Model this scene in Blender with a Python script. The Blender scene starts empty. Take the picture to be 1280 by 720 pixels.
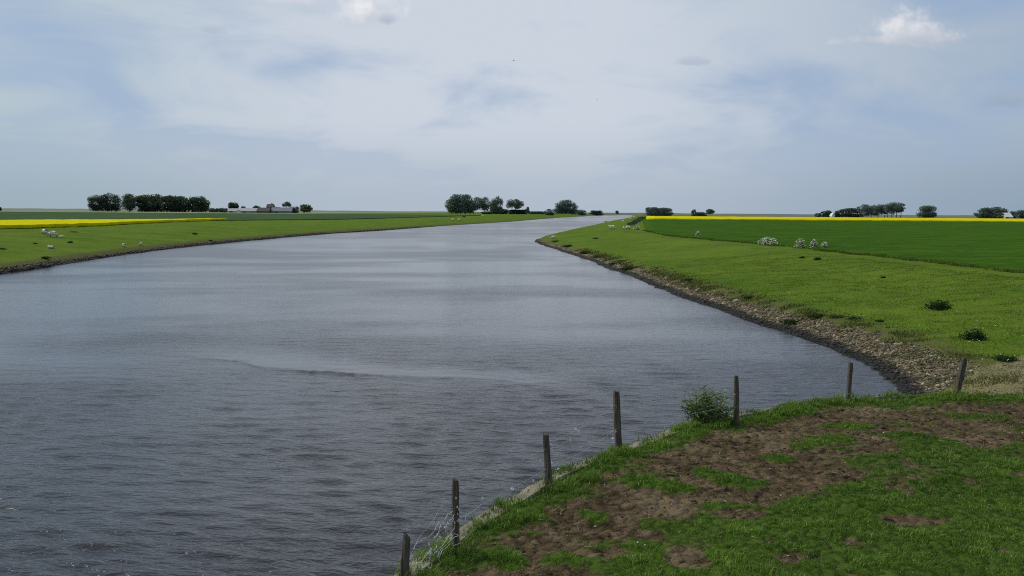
import bpy, math, random
import numpy as np
from mathutils import Vector, Matrix

rng = np.random.default_rng(11)
random.seed(11)
scene = bpy.context.scene
COL = scene.collection

# ------------------------------------------------------------------ camera
F = 1256.0                      # focal length in 1280-px units
CAM = np.array([0.0, 0.0, 6.8])
PITCH = math.atan((360 - 265) / F)
ROLL = 0.0073
fw = np.array([0, math.cos(PITCH), -math.sin(PITCH)])
u0 = np.array([0, math.sin(PITCH), math.cos(PITCH)])
x0 = np.array([1.0, 0, 0])
rt = math.cos(ROLL) * x0 + math.sin(ROLL) * u0
up = math.cos(ROLL) * u0 - math.sin(ROLL) * x0
cd = bpy.data.cameras.new('camera')
cam = bpy.data.objects.new('camera', cd)
COL.objects.link(cam)
M = Matrix.Identity(4)
for i in range(3):
    M[i][0], M[i][1], M[i][2], M[i][3] = rt[i], up[i], -fw[i], CAM[i]
cam.matrix_world = M
cd.sensor_width = 36
cd.lens = F / 1280 * 36
cd.clip_start = 0.1
cd.clip_end = 30000
scene.camera = cam


def ray(px, py):
    return F * fw + (px - 640) * rt + (360 - py) * up


def P(px, py, z=0.0):
    d = ray(px, py)
    t = (z - CAM[2]) / d[2]
    if t < 0 or t > 10:
        t = 10.0
    p = CAM + d * t
    return np.array([p[0], p[1], z])


def hor(px):
    return 265 + (px - 640) * ROLL


def sstep(a, b, v):
    t = np.clip((v - a) / (b - a), 0, 1)
    return t * t * (3 - 2 * t)


# ------------------------------------------------------------------ numpy noise
def _hash(ix, iy, seed):
    h = (ix.astype(np.int64) * 374761393 + iy.astype(np.int64) * 668265263 + seed * 974634777) & 0xFFFFFFFF
    h = ((h ^ (h >> 13)) * 1274126177) & 0xFFFFFFFF
    h = h ^ (h >> 16)
    return (h & 0xFFFF) / 65535.0


def vnoise(x, y, seed=0):
    ix, iy = np.floor(x), np.floor(y)
    fx, fy = x - ix, y - iy
    fx = fx * fx * (3 - 2 * fx)
    fy = fy * fy * (3 - 2 * fy)
    a, b = _hash(ix, iy, seed), _hash(ix + 1, iy, seed)
    c, d = _hash(ix, iy + 1, seed), _hash(ix + 1, iy + 1, seed)
    return (a * (1 - fx) + b * fx) * (1 - fy) + (c * (1 - fx) + d * fx) * fy


def fbm(x, y, oct=4, seed=0):
    s, a, n = 0, 0.5, 0
    for i in range(oct):
        s = s + a * vnoise(x * 2 ** i + 17.3 * i, y * 2 ** i - 9.1 * i, seed + i)
        n += a
        a *= 0.5
    return s / n - 0.5


# ------------------------------------------------------------------ terrain definition
def resample(pts):
    p = np.array(sorted([(q[1], q[0]) for q in pts]))
    ys = np.concatenate([np.arange(-200, 400, 1.5), np.geomspace(400, 9000, 300)])
    xs = np.interp(ys, p[:, 0], p[:, 1])
    k = np.array([1, 2, 3, 2, 1.0]); k /= k.sum()
    xs2 = np.convolve(np.pad(xs, 2, mode='edge'), k, 'valid')
    return ys, xs2


right_px = [(1118, 483), (1108, 470), (1090, 457), (1060, 443), (1020, 428), (980, 414), (940, 402), (900, 389),
            (860, 374), (820, 358), (790, 345), (760, 334), (730, 322.5), (700, 313), (682, 307.5), (670, 302.5),
            (671, 299), (684, 294.5), (700, 290.5), (720, 286), (740, 282), (760, 277.2)]
left_px = [(0, 342), (60, 333), (120, 324), (190, 314), (240, 308), (300, 302), (400, 293), (480, 288), (560, 282), (640, 277),
           (700, 272)]
RS = [P(*q)[:2] for q in right_px] + [(14.2, 36), (13.8, 30), (13.5, -200), (122, 1067), (150, 1320), (190, 1580), (262, 2247), (620, 4000), (2500, 9000)]
LS = [P(*q)[:2] for q in left_px] + [(-52, 60), (-50, -200), (182, 2247), (530, 4000), (2300, 9000)]
RY, RX = resample(RS)
LY, LX = resample(LS)
RSL = np.sqrt(1 + np.gradient(RX, RY) ** 2)
LSL = np.sqrt(1 + np.gradient(LX, LY) ** 2)


def dists(x, y):
    wob = fbm(x * 0.35, y * 0.35, 3, 5) * 1.1 * sstep(300, 60, y) + fbm(x * .08, y * .08, 3, 15) * 1.6
    dR = (x - np.interp(y, RY, RX)) / np.interp(y, RY, RSL) + wob * 0.6
    dL = (np.interp(y, LY, LX) - x) / np.interp(y, LY, LSL) + wob
    return dR, dL


def landz(y):
    return 2.0 + 2.0 * sstep(300, 1000, y)


PLZ = 1.8
edge_px = [(490, 718), (527, 690), (580, 652), (610, 636), (655, 609), (692, 587), (755, 566), (815, 544), (852, 530),
           (922, 515), (960, 509), (1057, 496), (1110, 493), (1185, 491.5), (1280, 490)]
EDGE = [np.array(q) for q in [(-9, -14), (-6.2, 2), (-3.6, 9.2)]] + [P(a, b, PLZ)[:2] for a, b in edge_px] + \
       [np.array(q) for q in [(20, 29.2), (30, 30.5), (60, 33)]]
EDGE = np.array(EDGE)
# refine edge with a light smoothing
_t = np.concatenate([[0], np.cumsum(np.linalg.norm(np.diff(EDGE, axis=0), axis=1))])
_tt = np.arange(0, _t[-1], 0.4)
EDGE_F = np.stack([np.interp(_tt, _t, EDGE[:, i]) for i in (0, 1)], 1)
for _ in range(3):
    EDGE_F[1:-1] = (EDGE_F[:-2] + 2 * EDGE_F[1:-1] + EDGE_F[2:]) / 4


def polydist(x, y, poly, closed=False):
    """unsigned distance to polyline and side (positive = right of the direction of travel)."""
    best = np.full(x.shape, 1e9)
    side = np.zeros(x.shape)
    n = len(poly)
    for i in range(n if closed else n - 1):
        a, b = poly[i], poly[(i + 1) % n]
        d = b - a
        L2 = d @ d + 1e-12
        t = np.clip(((x - a[0]) * d[0] + (y - a[1]) * d[1]) / L2, 0, 1)
        ex, ey = x - (a[0] + t * d[0]), y - (a[1] + t * d[1])
        dd = np.hypot(ex, ey)
        cr = -(d[0] * (y - a[1]) - d[1] * (x - a[0]))
        m = dd < best - 1e-9
        best = np.where(m, dd, best)
        side = np.where(m, np.sign(cr), side)
    return best, side


def platform_in(x, y):
    """distance inside the near platform (negative outside)."""
    out = np.full(x.shape, -50.0)
    m = (y < 45) & (y > -12) & (x > -14) & (x < 58)
    out = np.where((y <= -12) & (x > -8.6), 3.0, out)
    if m.any():
        d, s = polydist(x[m], y[m], EDGE_F[::3])
        out[m] = d * s
    return out


def poly_in(x, y, poly):
    inside = np.zeros(x.shape, bool)
    n = len(poly)
    for i in range(n):
        x1, y1 = poly[i]; x2, y2 = poly[(i + 1) % n]
        c = ((y1 > y) != (y2 > y)) & (x < (x2 - x1) * (y - y1) / (y2 - y1 + 1e-12) + x1)
        inside ^= c
    d, _ = polydist(x, y, np.array(poly), True)
    return np.where(inside, d, -d)


dirt_px = [(590, 730), (640, 672), (700, 632), (760, 598), (800, 579), (850, 563), (900, 547), (930, 534), (980, 523), (1050, 512),
           (1130, 511), (1200, 506), (1290, 502), (1290, 545), (1240, 562), (1190, 549), (1150, 556), (1120, 566), (1060, 566),
           (1045, 576), (1052, 597), (1000, 613), (960, 630), (900, 625), (850, 648), (820, 668), (780, 678), (755, 690),
           (720, 702), (690, 735)]
DIRT = [P(a, b, PLZ)[:2] for a, b in dirt_px]


def ell(px, py, rx, ry):
    c = P(px, py, PLZ)
    d = c[1]
    return c[0], c[1], rx * d / F, ry * d * d / (5.0 * F)


GRASS_ISL = [ell(*e) for e in [(895, 592, 30, 9), (852, 608, 30, 8), (940, 604, 24, 6), (972, 573, 22, 6), (1040, 552, 48, 9),
                               (1150, 549, 42, 8), (800, 599, 22, 6), (742, 640, 20, 7), (1062, 532, 30, 4), (1230, 523, 40, 4),
                               (820, 650, 30, 6), (700, 700, 26, 10), (1000, 560, 16, 4), (1120, 530, 22, 3), (640, 700, 18, 9)]]
DIRT_SPOT = [ell(*e) for e in [(1145, 648, 44, 6), (925, 641, 36, 7), (858, 697, 26, 13), (985, 700, 17, 5), (1010, 598, 42, 7),
                               (1062, 676, 14, 4), (1210, 600, 16, 3), (760, 690, 20, 7), (1255, 690, 12, 4), (1120, 610, 22, 3)]]


def dirt_mask(x, y):
    m = np.clip(poly_in(x, y, DIRT) / 0.8 + 0.40, -0.7, 1.0)
    for cx, cy, rx, ry in GRASS_ISL:
        r = np.hypot((x - cx) / (rx * 1.1), (y - cy) / (ry * 1.25))
        m = m - 1.15 * sstep(1.5, 0.4, r)
    for cx, cy, rx, ry in DIRT_SPOT:
        r = np.hypot((x - cx) / rx, (y - cy) / (ry * 1.2))
        m = np.maximum(m, 1.25 * sstep(1.3, 0.5, r) - 0.2)
    m = m + fbm(x * 1.1, y * 1.4, 4, 31) * 2.0 + fbm(x * 5, y * 6, 3, 37) * 1.0
    return m


def stone_w(y):
    return np.interp(y, [30, 36, 45, 80, 150, 250, 400], [2.4, 2.9, 2.8, 2.0, 1.3, 0.9, 0.5])


def terrain(x, y, full=False):
    x = np.asarray(x, float); y = np.asarray(y, float)
    dR, dL = dists(x, y)
    lz = landz(y)
    # right bank
    zr = np.where(dR < 3, 0.27 * dR, 0)
    zr = np.where(dR >= 3, 0.81 + (lz - 0.81) * sstep(-12, 22, dR) * 1.0, zr)
    e = sstep(-14, 23, dR); e3 = sstep(-14, 23, 3.0)
    zr = np.where(dR >= 3, 0.81 + (lz - 0.81) * (e - e3) / (1 - e3), zr)
    zr = zr + 0.32 * np.exp(-((dR - 20) / 3.5) ** 2) * (dR > 0)
    # left bank
    zl = np.where(dL < 1.6, 0.5 * dL, 0.8 + (lz - 0.8) * sstep(-3, 24, dL))
    e3 = sstep(-6, 24, 1.6)
    zl = np.where(dL < 1.6, 0.5 * dL, 0.8 + (lz - 0.8) * (sstep(-6, 24, dL) - e3) / (1 - e3))
    z = np.where(dR > dL, zr, zl)
    dl = np.maximum(dR, dL)
    z = np.where(dl < 0, np.maximum(0.4 * dl, -3), z)
    rough = sstep(0.5, 6, dl)
    z = z + (fbm(x * 0.3, y * 0.3, 4, 3) * 0.35 * sstep(4, 14, dl) + fbm(x * 1.3, y * 1.3, 3, 8) * 0.12) * rough * sstep(900, 300, y)
    st = np.where(dR > dL, stone_w(y), np.interp(y, [100, 300, 600], [0.9, 0.8, 0.3])) - dl
    z = z + np.where(st > 0, fbm(x * 4, y * 4, 2, 9) * 0.12, 0) * sstep(-0.2, 0.4, dl)
    # near platform
    pin = platform_in(x, y)
    slope_part = x > 10.8
    dm = dirt_mask(x, y) if full else np.zeros(x.shape)
    zp = PLZ + fbm(x * 0.5, y * 0.5, 3, 21) * 0.14 + fbm(x * 3, y * 3, 3, 22) * 0.05
    zp = zp + np.where(full, np.clip(dm, 0, 1) * (-0.05 + fbm(x * 5, y * 5, 3, 24) * 0.10), 0)
    fall = np.where(pin > 0.32, zp, np.where(pin > 0.22, np.minimum(zp, 1.70), 1.70 - (0.22 - pin) * 9))
    fall2 = np.where(pin > 0.2, zp, PLZ - (0.2 - pin) * 0.75)
    plat = np.where(slope_part, fall2, fall)
    z = np.where(pin > -8, np.maximum(z, plat), z)
    if not full:
        return z
    return z, st, np.where(pin > 0, dm, -1), pin, dR, dL


def zt(x, y):
    return float(terrain(np.array([x]), np.array([y]))[0])


def G(px, py, h=0.0):
    """where the pixel ray meets the land (plain level, + crop height h)."""
    z = 2.0 + h
    for _ in range(40):
        p = P(px, py, z)
        nz = float(landz(p[1])) + h
        z = z * 0.5 + nz * 0.5
    return p


def GT(px, py):
    """ray against the real terrain surface."""
    d = ray(px, py)
    t = np.geomspace(0.009, 3.5, 500)
    for _ in range(2):
        p = CAM[None] + d[None] * t[:, None]
        below = p[:, 2] < terrain(p[:, 0], p[:, 1])
        k = int(np.argmax(below)) if below.any() else len(t) - 1
        t = np.linspace(t[max(k - 1, 0)], t[k], 60)
    return CAM + d * t[-1 if not below.any() else k if k < len(t) else -1]


# ------------------------------------------------------------------ object helpers
def mesh_np(name, V, Fc, mat=None, parent=None, attrs=None, smooth=False, mats=None, midx=None):
    V = np.asarray(V, np.float32)
    Fc = np.asarray(Fc, np.int32)
    k = Fc.shape[1]
    me = bpy.data.meshes.new(name)
    me.vertices.add(len(V)); me.vertices.foreach_set('co', V.ravel())
    me.loops.add(Fc.size); me.loops.foreach_set('vertex_index', Fc.ravel())
    me.polygons.add(len(Fc))
    me.polygons.foreach_set('loop_start', np.arange(0, Fc.size, k, dtype=np.int32))
    me.polygons.foreach_set('loop_total', np.full(len(Fc), k, np.int32))
    if smooth:
        me.polygons.foreach_set('use_smooth', np.ones(len(Fc), bool))
    for m in (mats or ([mat] if mat else [])):
        me.materials.append(m)
    if midx is not None:
        me.polygons.foreach_set('material_index', np.asarray(midx, np.int32))
    me.update(calc_edges=True)
    for k2, v in (attrs or {}).items():
        a = me.attributes.new(k2, 'FLOAT', 'POINT')
        a.data.foreach_set('value', np.asarray(v, np.float32))
    o = bpy.data.objects.new(name, me)
    COL.objects.link(o)
    if parent:
        o.parent = parent
    return o


def mesh_py(name, V, Fs, mat=None, parent=None, smooth=False):
    me = bpy.data.meshes.new(name)
    me.from_pydata([tuple(map(float, v)) for v in V], [], Fs)
    if mat:
        me.materials.append(mat)
    if smooth:
        me.polygons.foreach_set('use_smooth', [True] * len(Fs))
    me.update()
    o = bpy.data.objects.new(name, me)
    COL.objects.link(o)
    if parent:
        o.parent = parent
    return o


def tag(o, label=None, cat=None, group=None, kind=None):
    if label: o['label'] = label
    if cat: o['category'] = cat
    if group: o['group'] = group
    if kind: o['kind'] = kind
    return o


def empty(name, loc, label, cat, group=None, rz=0, sc=1):
    o = bpy.data.objects.new(name, None)
    COL.objects.link(o)
    o.location = loc
    o.rotation_euler = (0, 0, rz)
    o.scale = (sc, sc, sc)
    o.empty_display_size = 0.2
    return tag(o, label, cat, group)


def dup(root, loc, rz, sc, label, group=None):
    r = root.copy(); COL.objects.link(r)
    r.location = loc; r.rotation_euler = (0, 0, rz); r.scale = (sc, sc, sc) if np.isscalar(sc) else sc
    r['label'] = label
    if group: r['group'] = group
    for ch in list(root.children):
        c = ch.copy(); COL.objects.link(c); c.parent = r
        for g in list(ch.children):
            d = g.copy(); COL.objects.link(d); d.parent = c
    return r


def tube(pts, rad, sides=6, cap=True):
    pts = [np.array(p, float) for p in pts]
    V, Fs = [], []
    n = len(pts)
    for i, p in enumerate(pts):
        d = pts[min(i + 1, n - 1)] - pts[max(i - 1, 0)]
        d /= np.linalg.norm(d) + 1e-9
        a = np.cross(d, [0.3, 0.9, 0.1]) if abs(d[2]) > 0.8 else np.cross(d, [0, 0, 1])
        a /= np.linalg.norm(a) + 1e-9
        b = np.cross(d, a)
        r = rad[i] if hasattr(rad, '__len__') else rad
        for k in range(sides):
            t = 2 * math.pi * k / sides
            V.append(p + r * (math.cos(t) * a + math.sin(t) * b))
    for i in range(n - 1):
        for k in range(sides):
            k2 = (k + 1) % sides
            Fs.append((i * sides + k, i * sides + k2, (i + 1) * sides + k2, (i + 1) * sides + k))
    if cap:
        Fs.append(tuple(range(sides))[::-1])
        Fs.append(tuple((n - 1) * sides + k for k in range(sides)))
    return V, Fs


def join(parts):
    V, Fs = [], []
    for v, f in parts:
        o = len(V)
        V += list(v)
        Fs += [tuple(i + o for i in q) for q in f]
    return V, Fs


def boxp(x0, x1, y0, y1, z0, z1):
    V = [(x0, y0, z0), (x1, y0, z0), (x1, y1, z0), (x0, y1, z0), (x0, y0, z1), (x1, y0, z1), (x1, y1, z1), (x0, y1, z1)]
    return V, [(0, 3, 2, 1), (4, 5, 6, 7), (0, 1, 5, 4), (1, 2, 6, 5), (2, 3, 7, 6), (3, 0, 4, 7)]


def rand_dirs(n):
    v = rng.normal(size=(n, 3))
    return v / np.linalg.norm(v, axis=1, keepdims=True)


def quads(C, size, normal=None, aspect=1.0, updir=None):
    """leaf quads: rhombus shaped."""
    n = len(C)
    N_ = rand_dirs(n) if normal is None else normal + 0.55 * rand_dirs(n)
    N_ /= np.linalg.norm(N_, axis=1, keepdims=True)
    A = np.cross(N_, rand_dirs(n)) if updir is None else updir + 0.001
    A /= np.linalg.norm(A, axis=1, keepdims=True) + 1e-9
    B = np.cross(N_, A)
    s = np.asarray(size).reshape(-1, 1) * np.ones((n, 1))
    V = np.stack([C - A * s, C - B * s * aspect + A * s * .1, C + A * s, C + B * s * aspect + A * s * .1], 1).reshape(-1, 3)
    return V, np.arange(4 * n).reshape(n, 4)


# ------------------------------------------------------------------ node helpers
def N(nt, typ, ins=None, **pr):
    nd = nt.nodes.new(typ)
    for k, v in pr.items():
        setattr(nd, k, v)
    for k, v in (ins or {}).items():
        if isinstance(v, bpy.types.NodeSocket):
            nt.links.new(v, nd.inputs[k])
        else:
            nd.inputs[k].default_value = v
    return nd


def mth(nt, op, a, b=0.0, c=None, clamp=False):
    ins = {0: a, 1: b}
    if c is not None: ins[2] = c
    return N(nt, 'ShaderNodeMath', ins, operation=op, use_clamp=clamp).outputs[0]


def mr(nt, v, a, b, c=0.0, d=1.0, smooth=True):
    return N(nt, 'ShaderNodeMapRange', {0: v, 1: a, 2: b, 3: c, 4: d}, interpolation_type='SMOOTHSTEP' if smooth else 'LINEAR').outputs[0]


def mixc(nt, f, a, b, mode='MIX'):
    nd = N(nt, 'ShaderNodeMix', data_type='RGBA', blend_type=mode)
    for i, v in ((0, f), (6, a), (7, b)):
        if isinstance(v, bpy.types.NodeSocket):
            nt.links.new(v, nd.inputs[i])
        else:
            nd.inputs[i].default_value = v if i == 0 else (*v[:3], 1)
    return nd.outputs[2]


def noise(nt, vec, scale, detail=3.0, rough=0.55, dist=0.0):
    return N(nt, 'ShaderNodeTexNoise', {'Vector': vec, 'Scale': scale, 'Detail': detail, 'Roughness': rough, 'Distortion': dist}).outputs[0]


def scl(nt, vec, s):
    return N(nt, 'ShaderNodeVectorMath', {0: vec, 1: s}, operation='MULTIPLY').outputs[0]


def newmat(name):
    m = bpy.data.materials.new(name)
    m.use_nodes = True
    nt = m.node_tree
    nt.nodes.clear()
    out = nt.nodes.new('ShaderNodeOutputMaterial')
    return m, nt, out


def pos(nt):
    return N(nt, 'ShaderNodeNewGeometry').outputs['Position']


def att(nt, name):
    return N(nt, 'ShaderNodeAttribute', attribute_name=name).outputs['Fac']


def simple(name, c1, c2, scale=8.0, rough=0.9, bump=0.0, stretch=(1, 1, 1), obj=True, detail=5, spec=0.2):
    m, nt, out = newmat(name)
    v = N(nt, 'ShaderNodeTexCoord').outputs['Object'] if obj else pos(nt)
    v = scl(nt, v, stretch)
    n = noise(nt, v, scale, detail, 0.6)
    c = mixc(nt, mr(nt, n, 0.32, 0.68), c1, c2)
    ins = {'Base Color': c, 'Roughness': rough, 'Specular IOR Level': spec}
    if bump:
        ins['Normal'] = N(nt, 'ShaderNodeBump', {'Strength': 1.0, 'Distance': bump, 'Height': n}).outputs[0]
    b = N(nt, 'ShaderNodeBsdfPrincipled', ins)
    nt.links.new(b.outputs[0], out.inputs[0])
    return m


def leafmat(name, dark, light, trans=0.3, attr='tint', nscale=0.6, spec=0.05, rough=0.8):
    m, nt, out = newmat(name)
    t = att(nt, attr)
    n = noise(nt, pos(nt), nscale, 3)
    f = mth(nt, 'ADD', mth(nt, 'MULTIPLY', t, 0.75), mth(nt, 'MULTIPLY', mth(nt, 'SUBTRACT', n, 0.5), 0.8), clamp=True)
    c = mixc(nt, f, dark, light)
    d = N(nt, 'ShaderNodeBsdfPrincipled', {'Base Color': c, 'Roughness': rough, 'Specular IOR Level': spec})
    tr = N(nt, 'ShaderNodeBsdfTranslucent', {'Color': mixc(nt, 1.0, c, (1.0, 1.0, 0.55), 'MULTIPLY')})
    mx = N(nt, 'ShaderNodeMixShader', {0: trans, 1: d.outputs[0], 2: tr.outputs[0]})
    nt.links.new(mx.outputs[0], out.inputs[0])
    return m


# ------------------------------------------------------------------ world and sun
SUN_DIR = Vector((-0.87, 0.36, 0)).normalized()
SUN_EL = math.radians(48)
world = bpy.data.worlds.new('World')
scene.world = world
world.use_nodes = True
nt = world.node_tree
nt.nodes.clear()
wout = nt.nodes.new('ShaderNodeOutputWorld')
tc = N(nt, 'ShaderNodeTexCoord').outputs['Generated']
sep = N(nt, 'ShaderNodeSeparateXYZ', {0: tc})
dx, dy, dz = sep.outputs
zc = mth(nt, 'MAXIMUM', dz, 0.004)
vec = N(nt, 'ShaderNodeCombineXYZ', {0: dx, 1: dy, 2: zc}).outputs[0]
sky = N(nt, 'ShaderNodeTexSky', {'Vector': vec}, sky_type='NISHITA', sun_disc=False, sun_elevation=SUN_EL,
        sun_rotation=math.atan2(SUN_DIR.x, SUN_DIR.y), air_density=1.0, dust_density=1.2, ozone_density=1.5)
SKYS = 0.075
skyc = N(nt, 'ShaderNodeVectorMath', {0: sky.outputs[0], 1: (SKYS, SKYS * 1.0, SKYS * 1.0)}, operation='MULTIPLY').outputs[0]
# thin high veil: flattened projection on a cloud layer
SEED = 1.87
zz = mth(nt, 'ADD', zc, 0.22)
cu, cv = mth(nt, 'DIVIDE', dx, zz), mth(nt, 'DIVIDE', dy, zz)
cvec = N(nt, 'ShaderNodeCombineXYZ', {0: mth(nt, 'MULTIPLY', cu, 1.25), 1: mth(nt, 'MULTIPLY', cv, 1.15), 2: SEED}).outputs[0]
veil1 = noise(nt, cvec, 1.5, 7, 0.55, 0.5)
veil2 = noise(nt, cvec, 0.8, 3, 0.5, 0.3)
vm = mth(nt, 'ADD', mth(nt, 'MULTIPLY', veil1, 0.65), mth(nt, 'MULTIPLY', veil2, 0.45))
veil = mr(nt, vm, 0.41, 0.61, 0.15, 0.97)
low = mr(nt, zc, 0.0, 0.13, 1.0, 0.0)
veil = mth(nt, 'MAXIMUM', veil, mth(nt, 'MULTIPLY', low, 0.97))
# veil colour: brighter mid-height, greyer at the horizon and to the right
hz = mixc(nt, mr(nt, zc, 0.0, 0.10), (0.43, 0.50, 0.585), (0.60, 0.655, 0.735))
hz = mixc(nt, mr(nt, dx, 0.05, 0.5), hz, mixc(nt, 1.0, hz, (0.64, 0.72, 0.78), 'MULTIPLY'))
hz = mixc(nt, mr(nt, mth(nt, 'MULTIPLY', dx, -1.0), 0.12, 0.5), hz, mixc(nt, 1.0, hz, (0.78, 0.86, 0.85), 'MULTIPLY'))
blue = mixc(nt, 0.80, skyc, (0.33, 0.45, 0.66))
col = mixc(nt, veil, blue, hz)
# cumulus puffs
az = mth(nt, 'ARCTAN2', dx, dy)
el = mth(nt, 'ARCSINE', dz)
dirv = N(nt, 'ShaderNodeCombineXYZ', {0: az, 1: el, 2: 0.0}).outputs[0]
cn = noise(nt, dirv, 42.0, 7, 0.62)
cn2 = noise(nt, dirv, 16.0, 3, 0.5)


def aziel(px, py):
    d = ray(px, py); d = d / np.linalg.norm(d)
    return math.atan2(d[0], d[1]), math.asin(d[2])


def puff(col, px, py, rx, ry, white, dark, amt, flat=0.35):
    a, e = aziel(px, py)
    lu = mth(nt, 'DIVIDE', mth(nt, 'SUBTRACT', az, a), rx / F)
    lv = mth(nt, 'DIVIDE', mth(nt, 'SUBTRACT', el, e), ry / F)
    lvb = mth(nt, 'MULTIPLY', mth(nt, 'MINIMUM', lv, 0.0), 1.0 / flat)
    lvt = mth(nt, 'MAXIMUM', lv, 0.0)
    r = mth(nt, 'SQRT', mth(nt, 'ADD', mth(nt, 'POWER', mth(nt, 'ABSOLUTE', lu), 2.0),
            mth(nt, 'ADD', mth(nt, 'POWER', lvt, 2.0), mth(nt, 'POWER', mth(nt, 'ABSOLUTE', lvb), 2.0))))
    dens = mth(nt, 'ADD', mth(nt, 'SUBTRACT', 1.0, r),
               mth(nt, 'ADD', mth(nt, 'MULTIPLY', mth(nt, 'SUBTRACT', cn, 0.5), 1.7), mth(nt, 'MULTIPLY', mth(nt, 'SUBTRACT', cn2, 0.5), 1.0)))
    mask = mth(nt, 'MULTIPLY', mr(nt, dens, 0.0, 0.75), amt)
    shade = mr(nt, mth(nt, 'ADD', lv, mth(nt, 'MULTIPLY', mth(nt, 'SUBTRACT', cn, 0.5), 1.6)), -0.35, 0.55)
    return mixc(nt, mask, col, mixc(nt, shade, dark, white))


W1, D1 = (0.76, 0.765, 0.80), (0.44, 0.49, 0.58)
col = puff(col, 1116, 51, 74, 11, (0.66, 0.68, 0.73), (0.46, 0.51, 0.60), 0.85, 0.6)
col = puff(col, 1128, 45, 46, 38, W1, (0.56, 0.60, 0.67), 0.95, 0.4)
col = puff(col, 1158, 48, 42, 14, (0.58, 0.615, 0.68), (0.44, 0.49, 0.58), 0.7, 0.6)
col = puff(col, 458, 20, 46, 36, (0.84, 0.84, 0.86), (0.55, 0.60, 0.68), 0.95, 0.5)
col = puff(col, 484, 24, 18, 12, (0.5, 0.55, 0.66), (0.40, 0.46, 0.58), 0.7, 0.8)
col = puff(col, 365, 2, 60, 14, (0.78, 0.79, 0.83), (0.55, 0.6, 0.68), 0.7)
col = puff(col, 1255, 126, 36, 18, (0.37, 0.44, 0.54), (0.31, 0.38, 0.49), 0.6, 0.7)
col = puff(col, 865, 78, 32, 8, (0.40, 0.46, 0.57), (0.36, 0.43, 0.55), 0.5, 0.7)
col = puff(col, 262, 38, 20, 9, (0.40, 0.47, 0.57), (0.36, 0.43, 0.55), 0.35, 0.7)
bg = N(nt, 'ShaderNodeBackground', {'Color': col, 'Strength': 1.0})
nt.links.new(bg.outputs[0], wout.inputs[0])

sd = bpy.data.lights.new('sun', 'SUN')
sd.energy = 3.15
sd.angle = math.radians(0.8)
sd.color = (1.0, 0.94, 0.83)
so = bpy.data.objects.new('sun', sd)
COL.objects.link(so)
to_sun = Vector((SUN_DIR.x * math.cos(SUN_EL), SUN_DIR.y * math.cos(SUN_EL), math.sin(SUN_EL)))
so.rotation_euler = (-to_sun).to_track_quat('-Z', 'Y').to_euler()
so.location = (-60, 30, 60)
scene.view_settings.view_transform = 'Standard'
scene.view_settings.look = 'None'
scene.view_settings.exposure = 0
scene.cycles.max_bounces = 6
scene.cycles.diffuse_bounces = 2
scene.cycles.glossy_bounces = 3
scene.cycles.transparent_max_bounces = 8
scene.cycles.use_denoising = False
scene.cycles.use_adaptive_sampling = False
scene.cycles.sample_clamp_indirect = 2.0
scene.cycles.sample_clamp_direct = 1.0
scene.cycles.filter_width = 1.05

# ------------------------------------------------------------------ terrain mesh
ang = np.concatenate([np.arange(-180, -62, 4.0), np.arange(-62, -34, 0.6), np.arange(-34, 34, 0.17), np.arange(34, 62, 0.6), np.arange(62, 180, 4.0)])
ang = np.radians(ang)
rad = np.concatenate([np.linspace(0.5, 11, 22)[:-1], np.exp(np.arange(math.log(11), math.log(450), 0.0075)),
                      np.exp(np.arange(math.log(450), math.log(4300), 0.02)), [4300.0]])
A_, R_ = np.meshgrid(ang, rad)
TX, TY = R_ * np.sin(A_), R_ * np.cos(A_)
tx, ty = TX.ravel(), TY.ravel()
tz, st, dm, pin, dR, dL = terrain(tx, ty, True)
na, nr = len(ang), len(rad)
ii = np.arange(nr - 1)[:, None] * na + np.arange(na)[None, :]
jj = np.arange(nr - 1)[:, None] * na + ((np.arange(na) + 1) % na)[None, :]
quad = np.stack([ii, jj, jj + na, ii + na], -1).reshape(-1, 4)[:, ::-1]
pave_poly = [P(a, b, 0.9)[:2] for a, b in [(1118, 500), (1128, 489), (1165, 475), (1210, 461), (1280, 448), (1420, 436), (1420, 520), (1118, 520)]]
pave = np.full(tx.shape, -2.0)
mm = (ty > 20) & (ty < 60) & (tx > 5) & (tx < 40)
pave[mm] = np.clip(poly_in(tx[mm], ty[mm], pave_poly), -2, 2)

gm, nt, out = newmat('ground')
p_ = pos(nt)
n1 = noise(nt, p_, 0.09, 5, 0.6)
n2 = noise(nt, p_, 0.8, 5, 0.6)
n3 = noise(nt, p_, 6.0, 5, 0.65)
n4 = noise(nt, p_, 28.0, 3, 0.6)
g = mixc(nt, mr(nt, n1, 0.35, 0.65), (0.062, 0.118, 0.010), (0.098, 0.152, 0.015))
g = mixc(nt, mth(nt, 'MULTIPLY', mr(nt, n2, 0.45, 0.70), 0.65), g, (0.110, 0.130, 0.024))
nmd = noise(nt, p_, 0.33, 6, 0.7, 0.4)
g = mixc(nt, mth(nt, 'MULTIPLY', mr(nt, nmd, 0.52, 0.66), 0.55), g, (0.036, 0.080, 0.004))
nfl = noise(nt, p_, 4.5, 3, 0.6)
g = mixc(nt, mth(nt, 'MULTIPLY', mr(nt, nfl, 0.60, 0.70), mth(nt, 'MULTIPLY', mr(nt, nmd, 0.42, 0.6), 0.7)), g, (0.19, 0.20, 0.07))
nsp = noise(nt, p_, 1.7, 2, 0.5)
g = mixc(nt, mth(nt, 'MULTIPLY', mr(nt, nsp, 0.69, 0.76), 0.8), g, (0.030, 0.052, 0.010))
g = mixc(nt, mth(nt, 'MULTIPLY', mr(nt, n3, 0.48, 0.68), 0.75), g, (0.028, 0.060, 0.004))
g = mixc(nt, mth(nt, 'MULTIPLY', mr(nt, n4, 0.52, 0.75), 0.4), g, (0.115, 0.145, 0.026))
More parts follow.
